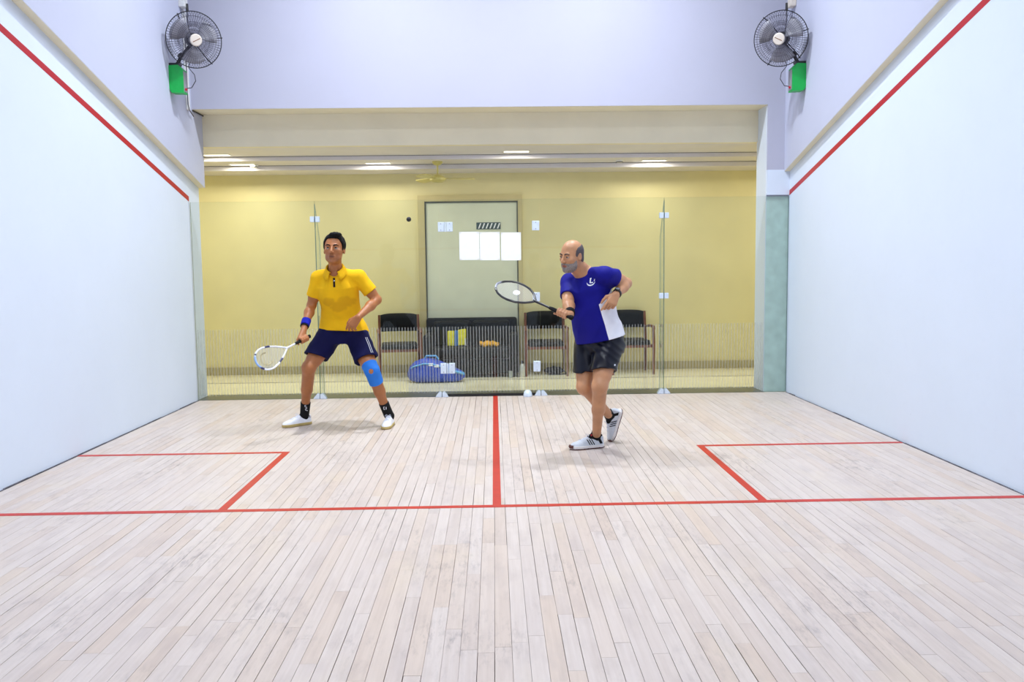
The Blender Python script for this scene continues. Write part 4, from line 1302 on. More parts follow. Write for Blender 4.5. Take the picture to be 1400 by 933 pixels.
def racket(butt, tip, side, style, label, wratio=1.0):
    butt, tip = np.array(butt), np.array(tip)
    Lr = float(np.linalg.norm(tip - butt)); ax = (tip - butt) / Lr
    sd = np.array(side, float); sd = unit(sd - ax * (sd @ ax)); nm = np.cross(sd, ax)
    k = Lr / 0.686
    root = empty('squash_racket', tuple(butt)); org = tuple(butt)
    def P(x, y, z=0.0): return Vector(butt + (sd * x * wratio + ax * y + nm * z) * k)
    # head outline
    def half(t):      # t 0 throat, 1 tip
        if style == 'tear':
            w_ = np.interp(t, [0, 0.08, 0.25, 0.45, 0.62, 0.75, 0.86, 0.94, 0.985, 1], [0.008, 0.026, 0.062, 0.094, 0.107, 0.106, 0.090, 0.062, 0.030, 0.0])
        else:
            w_ = np.interp(t, [0, 0.05, 0.15, 0.32, 0.5, 0.65, 0.8, 0.91, 0.975, 1], [0.009, 0.03, 0.064, 0.095, 0.106, 0.104, 0.087, 0.058, 0.028, 0.0])
        return w_
    y0, y1 = (0.315, 0.681) if style == 'tear' else (0.335, 0.681)
    ts = np.concatenate([np.linspace(0, 0.86, 20), np.linspace(0.88, 1, 12)])
    loop_r = [(half(t), y0 + (y1 - y0) * t) for t in ts]
    loop = loop_r + [(-x, y) for x, y in loop_r[-2::-1]]
    mats = (M['frame_white'], M['frame_navy'], M['frame_pale']) if style == 'tear' else (M['frame_black'], M['frame_black'], M['frame_grey'])
    fr_ = part('frame', mats[0], root, lambda b: b.tube([P(x, y) for x, y in loop], 0.0085 * k, 8, flat=1.0), org, True)
    nL = len(loop)
    for a, e, m_ in ((int(nL * 0.36), int(nL * 0.46), 1), (int(nL * 0.44), int(nL * 0.60), 2), (int(nL * 0.10), int(nL * 0.15), 1), (int(nL * 0.62), int(nL * 0.68), 1), (int(nL * 0.80), int(nL * 0.85), 1)):
        part('frame_band', mats[m_], fr_, lambda b: b.tube([P(x, y, 0.0) for x, y in loop[a:e + 1]], 0.0092 * k, 8), org, True)
    part('shaft', mats[0], root, lambda b: b.tube([P(0, 0.19), P(0, 0.25), P(0, y0 + 0.01)], [0.0085 * k, 0.0085 * k, 0.011 * k], 10), org, True)
    part('grip', M['black_cloth'], root, lambda b: b.tube([P(0, y) for y in (0.0, 0.006, 0.012, 0.03, 0.18, 0.205)], [0.013 * k, 0.0185 * k, 0.0185 * k, 0.0155 * k, 0.0145 * k, 0.0105 * k], 10), org, True)
    def strs(b):
        for i in range(-7, 8):
            x = i * 0.0128
            tt = [t for t in ts if half(t) > abs(x)]
            if len(tt) < 2: continue
            b.tube([P(x, y0 + (y1 - y0) * tt[0]), P(x, y0 + (y1 - y0) * tt[-1])], 0.0011, 4)
        t = 0.12
        while t < 0.97:
            hw_ = half(t)
            b.tube([P(-hw_, y0 + (y1 - y0) * t), P(hw_, y0 + (y1 - y0) * t)], 0.0011, 4)
            t += 0.035
    st = part('strings', M['string'], root, strs, org)
    if style == 'tear':
        part('string_logo', M['string_tan'], st, lambda b: b.tube([P(0.056 * math.cos(a), 0.565 + 0.06 * math.sin(a)) for a in np.linspace(-0.7, 3.6, 22)], 0.008, 6, flat=0.2), org)
    else:
        q0 = P(0, 0.50)
        mt = Matrix(((sd[0], ax[0], nm[0], q0.x), (sd[1], ax[1], nm[1], q0.y), (sd[2], ax[2], nm[2], q0.z), (0, 0, 0, 1)))
        part('string_logo', M['paper'], st, lambda b: b.lathe([(0.026, -0.0022), (0.026, 0.0022)], 24, mt), org)
    return tag(root, label, 'racket')

# ------------------------------------------------------------------ the player in the yellow polo
def player_yellow():
    org = (-1.345, -1.66, 0.0)
    J = {k: np.array(v, float) for k, v in {
        'neck': (-1.357, -1.745, 1.385), 'shR': (-1.512, -1.705, 1.322), 'shL': (-1.165, -1.715, 1.330),
        'elR': (-1.592, -1.650, 1.085), 'wrR': (-1.617, -1.840, 0.915), 'elL': (-1.013, -1.690, 1.128), 'wrL': (-1.142, -1.915, 0.990),
        'pelvis': (-1.340, -1.56, 0.88), 'hipR': (-1.435, -1.555, 0.845), 'hipL': (-1.240, -1.555, 0.84),
        'knR': (-1.610, -1.765, 0.545), 'anR': (-1.703, -1.560, 0.125), 'knL': (-1.055, -1.80, 0.512), 'anL': (-0.955, -1.640, 0.118)}.items()}
    hc = np.array((-1.349, -1.815, 1.568)); hs = 1.10
    hf = frame((-0.03, -1.0, 0.10), (0.02, 0.08, 1.0))
    F = Field((-2.0, -2.12, 0.06), (-0.83, -1.36, 1.76), 0.005)
    U = unit(J['neck'] - J['pelvis']); L = unit(J['shL'] - J['shR']); L = unit(L - U * (L @ U)); Fw = np.cross(L, U)
    if Fw[1] > 0: Fw = -Fw
    F.loft(J['pelvis'], L, Fw, U, [(-0.10, 0.13, 0.10), (0, 0.155, 0.11), (0.15, 0.142, 0.102), (0.30, 0.16, 0.112), (0.41, 0.165, 0.108), (0.47, 0.12, 0.085), (0.52, 0.07, 0.06)], 0.03)
    for sd in ('R', 'L'):
        F.cap(J['neck'] - U * 0.02, J['sh' + sd], 0.05, 0.052, 0.03)
        add_arm(F, J['sh' + sd], J['el' + sd], J['wr' + sd])
        add_leg(F, J['hip' + sd], J['kn' + sd], J['an' + sd], (0, 1, 0))
    F.cap(J['neck'] - U * 0.02, hc + hf[2] * -0.06 - hf[1] * 0.02, 0.058, 0.056, 0.02)
    F.ell(J['neck'] + np.array((0, -0.055, 0.045)), (0.011, 0.011, 0.016), 0.012)
    P = add_head(F, hc, hf, hs)
    butt = np.array((-1.568, -1.86, 0.831)); tip = np.array((-1.905, -2.33, 0.648))
    ax = unit(tip - butt)
    g = butt + ax * 0.075
    add_grip(F, J['wrR'], g, ax, 0.0145, -1)
    add_hand(F, J['wrL'], (-0.62, -0.10, -0.77), (0.1, 0.95, -0.25), (-0.75, -0.2, 0.6), ((25, 25, 15), (35, 30, 20), (42, 35, 20), (45, 40, 20)))
    V, Q = F.mesh(1)
    h = head_local(V, hc, hf, hs)
    tint = np.zeros((len(V), 3))
    tint[:, 0] = 0.45 * np.clip(1.6 - (np.abs(h[:, 0]) / 0.023) ** 2 - ((h[:, 2] + 0.0655) / 0.010) ** 2 - np.maximum(0, (0.078 - h[:, 1]) / 0.01), 0, 1) * (np.abs(h[:, 2] + 0.066) < 0.02)
    shave = np.clip(1.2 - ((h[:, 2] + 0.08) / 0.04) ** 2 - np.maximum(0, (0.01 - h[:, 1]) / 0.02), 0, 1) * (np.abs(h[:, 0]) < 0.08) * (np.abs(h[:, 2]) < 0.14)
    tint[:, 1] = np.clip(shave, 0, 1) * 0.25
    body = mesh_obj('person', V, Q, M['skin_a'], None, org, ('tint', tint))
    body.location = org
    tag(body, 'player in yellow polo shirt and navy shorts standing ready with racket low', 'person')
    eyes_brows(body, org, P, hs, (-0.05, -1, 0.25), M['hair_black'], *hf)
    part('mouth_line', M['lip_dark'], body, lambda b: b.tube([P(x, 0.0895 - 14 * x * x, -0.0655 + 3 * x * x) for x in np.linspace(-0.025, 0.025, 9)], [0.0012, 0.002, 0.0024, 0.0026, 0.0026, 0.0026, 0.0024, 0.002, 0.0012], 6), org, True)
    # hair
    F = Field(hc - 0.17, hc + 0.17, 0.004)
    A = np.array(hf)
    F.ell(P(0, -0.016, 0.038), np.array((0.087, 0.103, 0.094)) * hs, 0, A)
    F.ell(P(0.02, 0.052, 0.108), np.array((0.050, 0.030, 0.022)) * hs, 0.02, A)
    X, Y, Z = F.ax[0][:, None, None] - hc[0], F.ax[1][None, :, None] - hc[1], F.ax[2][None, None, :] - hc[2]
    lx, ly, lz = [(X * A[i][0] + Y * A[i][1] + Z * A[i][2]) / hs for i in range(3)]
    line = np.interp(ly, [-0.12, -0.06, -0.03, -0.012, 0.004, 0.022, 0.040, 0.06, 0.09], [-0.085, -0.08, -0.03, -0.012, -0.022, -0.02, 0.045, 0.075, 0.088])
    line = line + 0.012 * np.clip((np.abs(lx) - 0.02) / 0.03, 0, 1) * (ly > 0.05)
    F.F = np.maximum(F.F, (line - lz) * 0.7).astype(np.float32)
    F.F += (0.0022 * np.sin(lx * 260 + ly * 90) * np.sin(ly * 170 + lz * 60)).astype(np.float32)
    V2, Q2 = F.mesh(1)
    mesh_obj('hair', V2, Q2, M['hair_black'], body, org)

    # polo shirt
    F = Field((-1.80, -2.0, 0.80), (-0.88, -1.36, 1.50), 0.006)
    for sd, t1, r1 in (('R', 0.66, 0.066), ('L', 0.66, 0.068)):
        sh, el = J['sh' + sd], J['el' + sd]
        F.cap(J['neck'] - U * 0.022, sh, 0.060, 0.062, 0.03)
        F.cap(sh, lerp(sh, el, t1 + 0.12), 0.064, r1, 0.035)
        F.cut(lerp(sh, el, t1), el - sh, 0.13, lerp(sh, el, t1 + 0.22))
        F.cap(lerp(sh, el, t1 - 0.10), lerp(sh, el, t1 + 0.2), 0.048, 0.052, 0, 'sub')
    F.loft(J['pelvis'], L, Fw, U, [(-0.06, 0.228, 0.178), (0.02, 0.208, 0.158), (0.12, 0.178, 0.124), (0.22, 0.176, 0.124), (0.32, 0.185, 0.130), (0.41, 0.182, 0.122), (0.465, 0.135, 0.098), (0.51, 0.080, 0.076)], 0.03)
    F.folds(lambda X, Y, Z: np.clip((0.235 - np.abs(X + 1.335)) / 0.06, 0.15, 1) * (0.0045 * np.sin(18 * (X * 0.6 + Z) + 2.0 * np.sin(9 * X)) * np.sin(11 * X - 7 * Z) + 0.0035 * np.abs(np.sin(21 * (X + 1.34) * (Z - 0.55) + 6 * Z)) + 0.0022 * np.sin(40 * Z + 22 * X + 3 * np.sin(14 * X)) * np.exp(-((Z - 0.95) / 0.09) ** 2)))
    F.cut((-1.34, -1.70, 0.860), (-0.04, -0.10, -1.0))
    F.ell(J['neck'] + Fw * 0.055 + U * 0.045, (0.045, 0.05, 0.075), 0.0, None, 'sub')
    V2, Q2 = F.mesh(1)
    def blob(cx, cz, rx, rz): return np.clip(1.35 - ((V2[:, 0] - cx) / rx) ** 2 - ((V2[:, 2] - cz) / rz) ** 2, 0, 1)
    n_ = 0.35 * np.sin(V2[:, 0] * 70 + 3 * np.sin(V2[:, 2] * 40)) * np.sin(V2[:, 2] * 55 + 2 * np.sin(V2[:, 0] * 30))
    stain = np.maximum.reduce([blob(-1.415, 1.118, 0.055, 0.038), blob(-1.265, 1.118, 0.075, 0.045), blob(-1.335, 1.075, 0.07, 0.05)]) * (V2[:, 1] < -1.70)
    stain = np.clip(stain * 1.4 + n_ * (stain > 0), 0, 1) * 0.36
    shirt = mesh_obj('polo_shirt', V2, Q2, M['polo'], body, org, ('stain', stain))
    sb = bvh_of(V2, Q2)
    # collar: a folded band open at the front
    nc = J['neck'] + U * -0.004
    def collar(b):
        vs = []; fs = []
        N = 26
        for i in range(N + 1):
            a = math.radians(24 + 312 * i / N)           # 0 = front
            dv = Fw * math.cos(a) + L * math.sin(a)
            fr = max(0.0, math.cos(a))
            rx = np.array([abs(math.sin(a)), abs(math.cos(a))])
            pr = [(0.064, 0.004 - 0.010 * fr), (0.067, 0.036 - 0.030 * fr), (0.074, 0.038 - 0.032 * fr), (0.090, 0.004 - 0.030 * fr), (0.100 + 0.012 * fr, -0.022 - 0.034 * fr ** 2)]
            for r, z in pr:
                vs.append(nc + dv * r * (1.0 if fr < 0.3 else 1.0 + 0.18 * fr) + U * (z + 0.012))
        for i in range(N):
            for j in range(4):
                fs.append((i * 5 + j, (i + 1) * 5 + j, (i + 1) * 5 + j + 1, i * 5 + j + 1))
        b._add(vs, fs)
    o = part('collar', M['polo'], shirt, collar, org, True)
    sm = o.modifiers.new('thick', 'SOLIDIFY'); sm.thickness = 0.005; sm.offset = 0
    at = o.data.attributes.new('stain', 'FLOAT', 'POINT')
    decal('placket', [([(-1.359 , -1.86, z) for z in np.linspace(1.245, 1.325, 8)], (0.009, 0, 0))], (0, 1, 0), sb, M['polo_dark'], shirt, org, 0.003)
    for z in (1.300,):
        hp = sb.ray_cast(Vector((-1.357, -2.2, z)), Vector((0, 1, 0)))[0]
        if hp is not None:
            part('button', M['white_plastic'], shirt, lambda b: b.lathe([(0.0055, 0), (0.0055, 0.003)], 10, Matrix.Translation(hp + Vector((0, -0.003, 0))) @ Matrix.Rotation(PI / 2, 4, 'X')), org)
    # shorts
    F = Field((-1.80, -2.0, 0.54), (-0.90, -1.36, 0.97), 0.006)
    pu = np.array((0, 0, 1.0))
    F.loft(J['pelvis'], L, np.array((0, -1.0, 0)), pu, [(-0.14, 0.200, 0.135), (-0.06, 0.212, 0.140), (0.0, 0.198, 0.132), (0.035, 0.188, 0.126)], 0.0)
    for sd, t1 in (('R', 0.70), ('L', 0.70)):
        hp, kn = J['hip' + sd], J['kn' + sd]
        F.cap(hp, lerp(hp, kn, 1.0), 0.110, 0.108, 0.03)
        F.cut(lerp(hp, kn, t1), unit(kn - hp) * 0.75 + np.array((0, 0, -0.55)), 0.19, lerp(hp, kn, t1 + 0.35))
        F.cap(lerp(hp, kn, t1 - 0.2), lerp(hp, kn, t1 + 0.3), 0.072, 0.090, 0, 'sub')
    F.folds(lambda X, Y, Z: 0.0045 * np.sin(20 * X + 9 * Z + 2 * np.sin(12 * Z)) * np.sin(14 * Z - 8 * X) + 0.004 * np.abs(np.sin(26 * np.abs(X + 1.34) - 22 * Z)))
    F.cut((0, 0, 0.886), (0, 0, 1))
    V2, Q2 = F.mesh(1)
    sh_ = mesh_obj('shorts', V2, Q2, M['navy'], body, org)
    hb = bvh_of(V2, Q2)
    for dx in (-0.012, 0.006):
        decal('white_stripe', [([(-1.098 + dx + t * 0.045, -1.72 - t * 0.05, 0.80 - t * 0.17) for t in np.linspace(0, 1, 9)], (0.0035, -0.0025, 0))], (-0.45, 0.9, 0), hb, M['white_cloth'], sh_, org, 0.005)
    # knee brace on the left leg
    kn, an, hp = J['knL'], J['anL'], J['hipL']
    F = Field(kn - 0.2, kn + 0.2, 0.005)
    ta = unit(hp - kn); tb = unit(an - kn)
    F.cap(kn + ta * 0.10, kn, 0.073, 0.064, 0.02)
    F.cap(kn, kn + tb * 0.14, 0.063, 0.062, 0.02)
    F.cap(kn + tb * 0.04 + np.array((0, 0.018, 0)), kn + tb * 0.13 + np.array((0, 0.02, 0)), 0.058, 0.054, 0.02)
    F.cut(kn + ta * 0.075, ta); F.cut(kn + tb * 0.125, tb)
    F.folds(lambda X, Y, Z: 0.0018 * np.sin(75 * Z + 30 * X) * np.exp(-((Z - kn[2] - 0.03) / 0.03) ** 2))
    pk = kn + unit((0.0, -1, 0.12)) * 0.07
    F.ell(pk + np.array((0.0, 0, -0.004)), (0.019, 0.05, 0.021), 0.004, None, 'sub')
    V2, Q2 = F.mesh(1)
    mesh_obj('knee_brace', V2, Q2, M['brace_blue'], body, org)
    kb = bvh_of(V2, Q2)
    # wristbands
    F = Field(J['wrR'] - 0.09, J['wrR'] + 0.09, 0.0035)
    wd = unit(J['elR'] - J['wrR'])
    F.cap(J['wrR'] + wd * 0.0, J['wrR'] + wd * 0.075, 0.038, 0.041, 0)
    F.cut(J['wrR'] + wd * 0.072, wd); F.cut(J['wrR'] + wd * 0.006, -wd)
    V2, Q2 = F.mesh(1)
    mesh_obj('wristband', V2, Q2, M['royal_terry'], body, org)
    part('wrist_strap', M['black_cloth'], body, lambda b: b.tube([J['wrR'] + wd * -0.004 + 0.031 * (np.array(perp(wd)[0]) * math.cos(a) + np.array(perp(wd)[1]) * math.sin(a)) for a in np.linspace(0, 2 * PI, 20, endpoint=False)], 0.007, 8, True), org, True)
    # socks and shoes
    for sd, heel, fwd in (('R', (-1.664, -1.497, 0.0013), (-0.77, -0.64, 0)), ('L', (-0.925, -1.570, 0.0013), (-0.10, -0.99, 0))):
        an = J['an' + sd]; kn = J['kn' + sd]
        d = unit(kn - an)
        F = Field(an - 0.15, an + 0.2, 0.0045)
        ank = np.array(heel) + unit(fwd) * 0.062 + np.array((0, 0, 0.085))
        F.cap(ank - np.array((0, 0, 0.03)), ank, 0.028, 0.034, 0.01)
        F.cap(ank, an + d * 0.13, 0.038, 0.0425, 0.015)
        F.cap(an - d * 0.02, an + d * 0.13, 0.0385, 0.0435, 0.01)
        F.cap(ank + np.array((0, 0, -0.01)), ank + unit(fwd) * 0.05 + np.array((0, 0, -0.02)), 0.03, 0.024, 0.02)
        F.cut(an + d * 0.105, d)
        V2, Q2 = F.mesh(1)
        so = mesh_obj('sock', V2, Q2, M['black_cloth'], body, org)
        bb_ = bvh_of(V2, Q2)
        cx = an + d * 0.055
        st = []
        if sd == 'R':
            for k in range(5):
                z = cx[2] - 0.03 + k * 0.017
                st.append(([(cx[0] + 0.016 + x, cx[1] - 0.1, z + x * (0.5 if k % 2 else -0.5)) for x in np.linspace(-0.009, 0.009, 4)], (0, 0, 0.0035)))
        else:
            for x in (-0.006, 0.014):
                st.append(([(cx[0] + x, cx[1] - 0.1, cx[2] - 0.012 + z) for z in np.linspace(0, 0.024, 4)], (0.0028, 0, 0)))
            for z in (-0.012, 0.012):
                st.append(([(cx[0] - 0.006 + x, cx[1] - 0.1, cx[2] + z) for x in np.linspace(0, 0.008, 3)], (0, 0, 0.0025)))
        decal('sock_print', st, (0, 1, 0), bb_, M['white_cloth'], so, org)
        shoe(body, org, heel, fwd, (0, 0, 1), 'plain', 0.97)
    r = racket(butt, tip, (0.50, -0.10, -0.86), 'tear', 'white and navy squash racket held low by the player in the yellow polo')
    return body
player_yellow()

# ------------------------------------------------------------------ the bearded player in the blue shirt
def player_blue():
    org = (0.80, -2.72, 0.0)
    J = {k: np.array(v, float) for k, v in {
        'neck': (0.690, -2.800, 1.365), 'shR': (0.590, -2.660, 1.285), 'shL': (0.838, -2.905, 1.335),
        'elR': (0.567, -2.830, 1.140), 'wrR': (0.566, -3.035, 1.052), 'elL': (1.020, -2.725, 1.268), 'wrL': (0.913, -2.925, 1.190),
        'pelvis': (0.838, -2.71, 0.84), 'hipR': (0.738, -2.645, 0.825), 'hipL': (0.890, -2.765, 0.835),
        'knL': (0.790, -2.935, 0.512), 'anL': (0.788, -2.750, 0.118), 'knR': (0.690, -2.790, 0.488), 'anR': (0.905, -2.555, 0.232)}.items()}
    hc = np.array((0.592, -2.870, 1.478)); hs = 0.97
    hf = frame((-0.74, -0.66, -0.14), (0.04, -0.05, 1.0))
    F = Field((0.32, -3.25, 0.06), (1.16, -2.42, 1.68), 0.005)
    U = unit(J['neck'] - J['pelvis']); L = unit(J['shL'] - J['shR']); L = unit(L - U * (L @ U)); Fw = np.cross(L, U)
    if Fw[0] > 0: Fw = -Fw
    F.loft(J['pelvis'], L, Fw, U, [(-0.09, 0.13, 0.11), (0, 0.155, 0.125), (0.13, 0.165, 0.145, 0.025), (0.26, 0.16, 0.135, 0.015), (0.39, 0.155, 0.115), (0.47, 0.12, 0.085), (0.53, 0.07, 0.06)], 0.03)
    for sd in ('R', 'L'):
        F.cap(J['neck'] - U * 0.02, J['sh' + sd], 0.05, 0.052, 0.03)
        add_arm(F, J['sh' + sd], J['el' + sd], J['wr' + sd], 1.02)
    add_leg(F, J['hipL'], J['knL'], J['anL'], (0.35, 0.93, 0), 0.98)
    add_leg(F, J['hipR'], J['knR'], J['anR'], (0.5, 0.2, 0.6), 0.98)
    F.cap(J['neck'] - U * 0.02, hc + hf[2] * -0.055 - hf[1] * 0.02, 0.064, 0.060, 0.02)
    P = add_head(F, hc, hf, hs, 1.08)
    butt = np.array((0.580, -3.075, 1.028)); tip = np.array((0.036, -2.74, 1.277))
    ax = unit(tip - butt)
    g = butt + ax * 0.085
    wr2 = J['wrR']
    add_grip(F, wr2 + np.array((-0.012, -0.008, 0.0)), g, ax, 0.0145, -1)
    add_hand(F, J['wrL'], (-0.40, -0.50, -0.62), (-0.35, 0.75, -0.45), (-0.8, 0.0, 0.5), ((15, 20, 15), (45, 45, 30), (55, 50, 30), (60, 50, 30)), (0.7, 0.7, 0.2))
    V, Q = F.mesh(1)
    h = head_local(V, hc, hf, hs)
    tint = np.zeros((len(V), 3))
    tint[:, 0] = np.clip(1.6 - (np.abs(h[:, 0]) / 0.022) ** 2 - ((h[:, 2] + 0.067) / 0.009) ** 2 - np.maximum(0, (0.078 - h[:, 1]) / 0.01), 0, 1) * (np.abs(h[:, 2] + 0.066) < 0.02)
    tint[:, 1] = 0
    body = mesh_obj('person', V, Q, M['skin_c'], None, org, ('tint', tint))
    body.location = org
    tag(body, 'bald bearded player in royal blue shirt striking with his racket', 'person')
    eyes_brows(body, org, P, hs, unit((-0.80, -0.58, -0.10)), M['brow_grey'], *hf)
    A = np.array(hf)
    def local(F):
        X, Y, Z = F.ax[0][:, None, None] - hc[0], F.ax[1][None, :, None] - hc[1], F.ax[2][None, None, :] - hc[2]
        return [(X * A[i][0] + Y * A[i][1] + Z * A[i][2]) / hs for i in range(3)]
    # cropped grey hair round the sides and back
    F = Field(hc - 0.16, hc + 0.16, 0.004)
    F.ell(P(0, -0.013, 0.030), np.array((0.0805, 0.0985, 0.089)) * hs, 0, A)
    F.ell(P(0, -0.03, -0.03), np.array((0.070, 0.076, 0.06)) * hs, 0.02, A)
    lx, ly, lz = local(F)
    bot = np.interp(ly, [-0.12, -0.06, -0.03, -0.012, 0.004, 0.022, 0.03], [-0.075, -0.07, -0.03, 0.020, -0.02, -0.035, 0.02])
    top = np.interp(ly, [-0.12, -0.05, 0.0, 0.022, 0.034], [0.085, 0.078, 0.066, 0.045, 0.0])
    F.F = np.maximum(np.maximum(F.F, (bot - lz) * 0.7), np.maximum((lz - top) * 0.7, ly - 0.034)).astype(np.float32)
    V2, Q2 = F.mesh(1)
    mesh_obj('hair', V2, Q2, M['hair_grey'], body, org)
    # beard and moustache
    F = Field(hc - 0.16, hc + 0.16, 0.0035)
    F.ell(P(0, 0.018, -0.032), np.array((0.068, 0.073, 0.086)) * hs, 0, A)
    F.ell(P(0, 0.032, -0.082), np.array((0.055, 0.054, 0.042)) * hs, 0.02, A)
    F.ell(P(0, 0.070, -0.100), np.array((0.028, 0.022, 0.022)) * hs, 0.015, A)
    for q in (-1, 1):
        F.ell(P(q * 0.044, 0.028, -0.068), np.array((0.024, 0.033, 0.028)) * hs, 0.018, A)
    F.cap(P(-0.022, 0.084, -0.053), P(0.022, 0.084, -0.053), 0.0075 * hs, 0.0075 * hs, 0.008)
    lx, ly, lz = local(F)
    line = np.interp(ly, [0.0, 0.02, 0.045, 0.07, 0.09, 0.1], [0.0, -0.02, -0.048, -0.050, -0.047, -0.047])
    F.F = np.maximum(np.maximum(F.F, (lz - line) * 0.7), (0.012 - ly)).astype(np.float32)
    F.ell(P(0, 0.092, -0.0665), np.array((0.023, 0.02, 0.010)) * hs, 0.003, A, 'sub')
    V2, Q2 = F.mesh(1)
    mesh_obj('beard', V2, Q2, M['beard_grey'], body, org)

    # shirt
    F = Field((0.40, -3.12, 0.74), (1.14, -2.42, 1.50), 0.006)
    for sd, t1, r0, r1 in (('R', 0.78, 0.062, 0.066), ('L', 0.42, 0.066, 0.072)):
        sh, el = J['sh' + sd], J['el' + sd]
        F.cap(J['neck'] - U * 0.035, sh, 0.058, 0.062, 0.03)
        F.cap(sh, lerp(sh, el, t1 + 0.12), r0, r1, 0.035)
        F.cut(lerp(sh, el, t1), el - sh, 0.12, lerp(sh, el, t1 + 0.26))
        F.cap(lerp(sh, el, t1 - 0.10), lerp(sh, el, t1 + 0.2), 0.048, 0.052, 0, 'sub')
    F.loft(J['pelvis'], L, Fw, U, [(-0.08, 0.205, 0.165, 0.02), (0.02, 0.198, 0.163, 0.02), (0.13, 0.188, 0.160, 0.025), (0.25, 0.182, 0.150, 0.018), (0.36, 0.180, 0.135, 0.005), (0.42, 0.170, 0.122), (0.47, 0.13, 0.098), (0.515, 0.085, 0.08)], 0.03)
    F.folds(lambda X, Y, Z: 0.0045 * np.sin(16 * (X * 1.2 - Z) + 2.0 * np.sin(8 * X + 5 * Y)) * np.sin(10 * X + 9 * Z + 8 * Y) + 0.006 * np.abs(np.sin(13 * Z - 15 * X + 5 * Y + 1.5 * np.sin(7 * X + 6 * Z))) - 0.003)
    F.cut((0.82, -2.80, 0.842), (0.22, 0.0, -1.0))
    F.ell(J['neck'] + Fw * 0.062 + U * 0.035, (0.046, 0.046, 0.062), 0.0, None, 'sub')
    F.ell(J['neck'] + Fw * 0.095 + U * 0.0, (0.022, 0.03, 0.05), 0.0, None, 'sub')
    V2, Q2 = F.mesh(1)
    tb = bvh_of(V2, Q2)
    pel = J['pelvis']
    def panel(Cn):
        c = (Cn - pel) @ U; a = (Cn - pel) @ L; b = (Cn - pel) @ Fw
        ang = np.degrees(np.arctan2(b, a))      # 0 = straight left, 90 = front
        return (c < 0.36 - 0.0012 * ang) & (ang > -28) & (ang < 38) & (a > 0)
    def margin(Cn):
        c = (Cn - pel) @ U; a = (Cn - pel) @ L; b = (Cn - pel) @ Fw
        ang = np.degrees(np.arctan2(b, a)); r = np.sqrt(a * a + b * b)
        return np.minimum(np.minimum(0.36 - 0.0012 * ang - c, (ang + 28) * r * PI / 180), (38 - ang) * r * PI / 180)
    pm = panel(V2[Q2].mean(1))
    edge = np.intersect1d(np.unique(Q2[pm]), np.unique(Q2[~pm]))
    for _ in range(3):                       # the seam vertices slide onto the seam
        q = V2[edge]; f0 = margin(q)
        gr = np.stack([(margin(q + np.eye(3)[i] * 1e-4) - f0) / 1e-4 for i in range(3)], 1)
        V2[edge] = q - np.clip(f0, -0.006, 0.006)[:, None] * gr / np.maximum((gr ** 2).sum(1), 0.1)[:, None]
    out_ = []
    for sel in (pm, ~pm):
        q = Q2[sel]; u_, inv = np.unique(q, return_inverse=True)
        out_.append((V2[u_], inv.reshape(q.shape)))
    (Va, Qa), (Vb, Qb) = out_
    shirt = mesh_obj('tee_shirt', Vb, Qb, M['tee_blue'], body, org)
    mesh_obj('side_panel', Va, Qa, M['white_cloth'], shirt, org)
    ec = np.array((0.712, -2.98, 1.282)); er = np.array((0.87, -0.45, 0.15)); er = unit(er); eu = np.array((0.05, 0, 1.0))
    def E2(x, z): return ec + er * x + eu * z
    st = [([E2(0.032 * math.cos(a), 0.004 + 0.026 * math.sin(a)) for a in np.linspace(math.radians(190), math.radians(350), 12)], tuple(eu * 0.0042)),
          ([E2(-0.006 + 0.0, z) for z in np.linspace(-0.004, 0.026, 5)], tuple(er * 0.0048)),
          ([E2(-0.010 + x, 0.028) for x in np.linspace(0, 0.012, 3)], tuple(eu * 0.005)),
          ([E2(-0.008 + x, -0.003) for x in np.linspace(0, 0.024, 4)], tuple(eu * 0.0035)),
          ([E2(0.024 + x * 0.3, 0.004 + x) for x in np.linspace(0, 0.016, 3)], tuple(er * 0.003))]
    decal('chest_emblem', st, (0.25, 1, 0), tb, M['white_cloth'], shirt, org)
    decal('shoulder_piping', [([lerp(J['neck'] + L * 0.07, J['shL'] + L * 0.02, t) + np.array((0.02, 0.02, 0.06)) for t in np.linspace(0, 1, 8)], (0.003, 0.006, 0))], (0, 0, -1), tb, M['white_cloth'], shirt, org)
    # shorts
    F = Field((0.48, -3.12, 0.53), (1.10, -2.42, 0.96), 0.006)
    pu = np.array((0, 0, 1.0)); Lh = unit(np.array((L[0], L[1], 0))); Fh = np.array((Lh[1], -Lh[0], 0))
    F.loft(J['pelvis'], Lh, Fh, pu, [(-0.10, 0.17, 0.135), (-0.05, 0.186, 0.148), (0.03, 0.182, 0.150), (0.08, 0.175, 0.145)], 0.0)
    for sd, t1, pn in (('R', 0.70, (0, 0, -1)), ('L', 0.66, (0.0, -0.30, -1))):
        hp, kn = J['hip' + sd], J['kn' + sd]
        F.cap(hp, kn, 0.110, 0.096, 0.015)
        F.cut(lerp(hp, kn, t1), np.array(pn), 0.19, lerp(hp, kn, t1 + 0.4))
        F.cap(lerp(hp, kn, t1 - 0.2), lerp(hp, kn, t1 + 0.3), 0.070, 0.078, 0, 'sub')
    F.folds(lambda X, Y, Z: 0.005 * np.sin(26 * Z + 14 * X + 2 * np.sin(16 * X)) * np.sin(18 * X + 12 * Y - 6 * Z) + 0.0045 * np.abs(np.sin(34 * Z + 30 * X + 2 * np.sin(9 * X + 14 * Z))))
    V2, Q2 = F.mesh(1)
    sh_ = mesh_obj('shorts', V2, Q2, M['navy_shiny'], body, org)
    decal('white_logo', [([(0.904 + x, -2.95, 0.668) for x in np.linspace(-0.006, 0.006, 3)], (0, 0, 0.006))], (0, 1, 0), bvh_of(V2, Q2), M['white_cloth'], sh_, org)
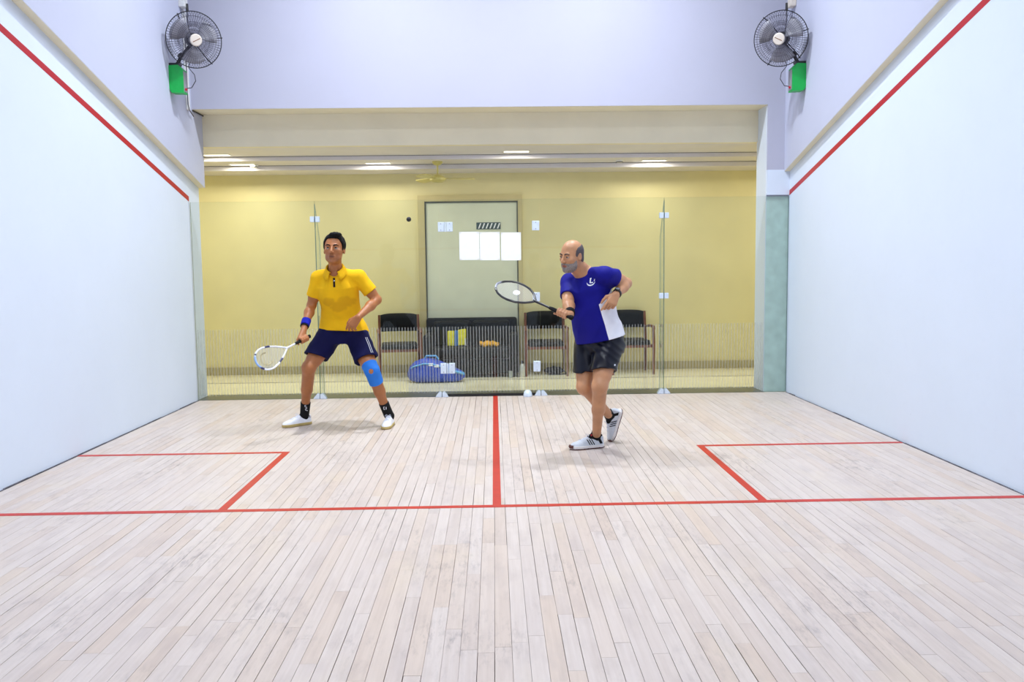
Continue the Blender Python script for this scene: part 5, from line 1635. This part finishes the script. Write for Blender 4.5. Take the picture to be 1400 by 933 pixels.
    # watch and band
    def ring(c, d, r, rr, n=24): 
        a_, b_ = [np.array(q) for q in perp(d)]
        return [np.array(c) + r * (a_ * math.cos(t) + b_ * math.sin(t)) for t in np.linspace(0, 2 * PI, n, endpoint=False)]
    wd = unit(J['elL'] - J['wrL'])
    wc = J['wrL'] + wd * 0.018
    wt = part('watch', M['black_paint'], body, lambda b: [b.tube(ring(wc + wd * q, wd, 0.0315, 0), 0.005, 8, True) for q in (-0.006, 0.0, 0.006)], org, True)
    fd = np.array((-0.15, -0.75, 0.6)); fd = unit(fd - wd * (fd @ wd))
    q0 = wc + fd * 0.034; sv = np.cross(wd, fd)
    mt = Matrix(((wd[0], sv[0], fd[0], q0[0]), (wd[1], sv[1], fd[1], q0[1]), (wd[2], sv[2], fd[2], q0[2]), (0, 0, 0, 1)))
    part('watch_case', M['black_paint'], wt, lambda b: b.lathe([(0.019, -0.004), (0.021, 0.002), (0.019, 0.008), (0.015, 0.009)], 20, mt), org, True)
    part('watch_dial', M['grey_plastic'], wt, lambda b: b.lathe([(0.014, 0.009), (0.014, 0.0098)], 20, mt), org)
    F = Field(J['wrR'] - 0.09, J['wrR'] + 0.09, 0.0035)
    wd = unit(J['elR'] - J['wrR'])
    F.cap(J['wrR'], J['wrR'] + wd * 0.06, 0.034, 0.038, 0)
    F.cut(J['wrR'] + wd * 0.055, wd); F.cut(J['wrR'] + wd * 0.012, -wd)
    V2, Q2 = F.mesh(1)
    mesh_obj('wristband', V2, Q2, M['black_cloth'], body, org)
    # socks and shoes
    fL = np.array((-0.96, -0.27, 0)); hL = (0.846, -2.695, 0.0045)
    fR = np.array((-0.27, 0.16, -0.93)); uR = np.array((-0.88, -0.28, 0.25))
    toeR = np.array((0.945, -2.47, 0.012))
    hR = toeR - unit(fR) * 0.262
    for sd, heel, fwd, up in (('L', hL, fL, (0, 0, 1)), ('R', hR, fR, uR)):
        l_, f_, u_ = frame(fwd, up)
        ank = np.array(heel) + f_ * 0.060 + u_ * 0.088
        an = J['an' + sd]; kn = J['kn' + sd]; d = unit(kn - an)
        F = Field(ank - 0.12, ank + 0.14, 0.0045)
        F.cap(ank - u_ * 0.03, ank + u_ * 0.012, 0.029, 0.036, 0.01)
        F.cap(ank, ank + f_ * 0.05 - u_ * 0.012, 0.031, 0.026, 0.02)
        F.cap(ank, lerp(ank, an + d * 0.03, 0.6), 0.036, 0.037, 0.01)
        V2, Q2 = F.mesh(1)
        so = mesh_obj('sock', V2, Q2, M['black_cloth'], body, org)
        if sd == 'L':
            part('sock_tab', M['red_plastic'], so, lambda b: b.rbox(tuple(ank + np.array((-0.045, -0.034, 0.0))), tuple(ank + np.array((-0.028, -0.026, 0.02))), 0.003, 1), org)
        shoe(body, org, heel, fwd, up, 'sport', 0.95)
    racket(butt, tip, (0.10, 0.80, 0.60), 'oval', 'dark squash racket with a round white string mark held up by the bald player')
    return body
player_blue()
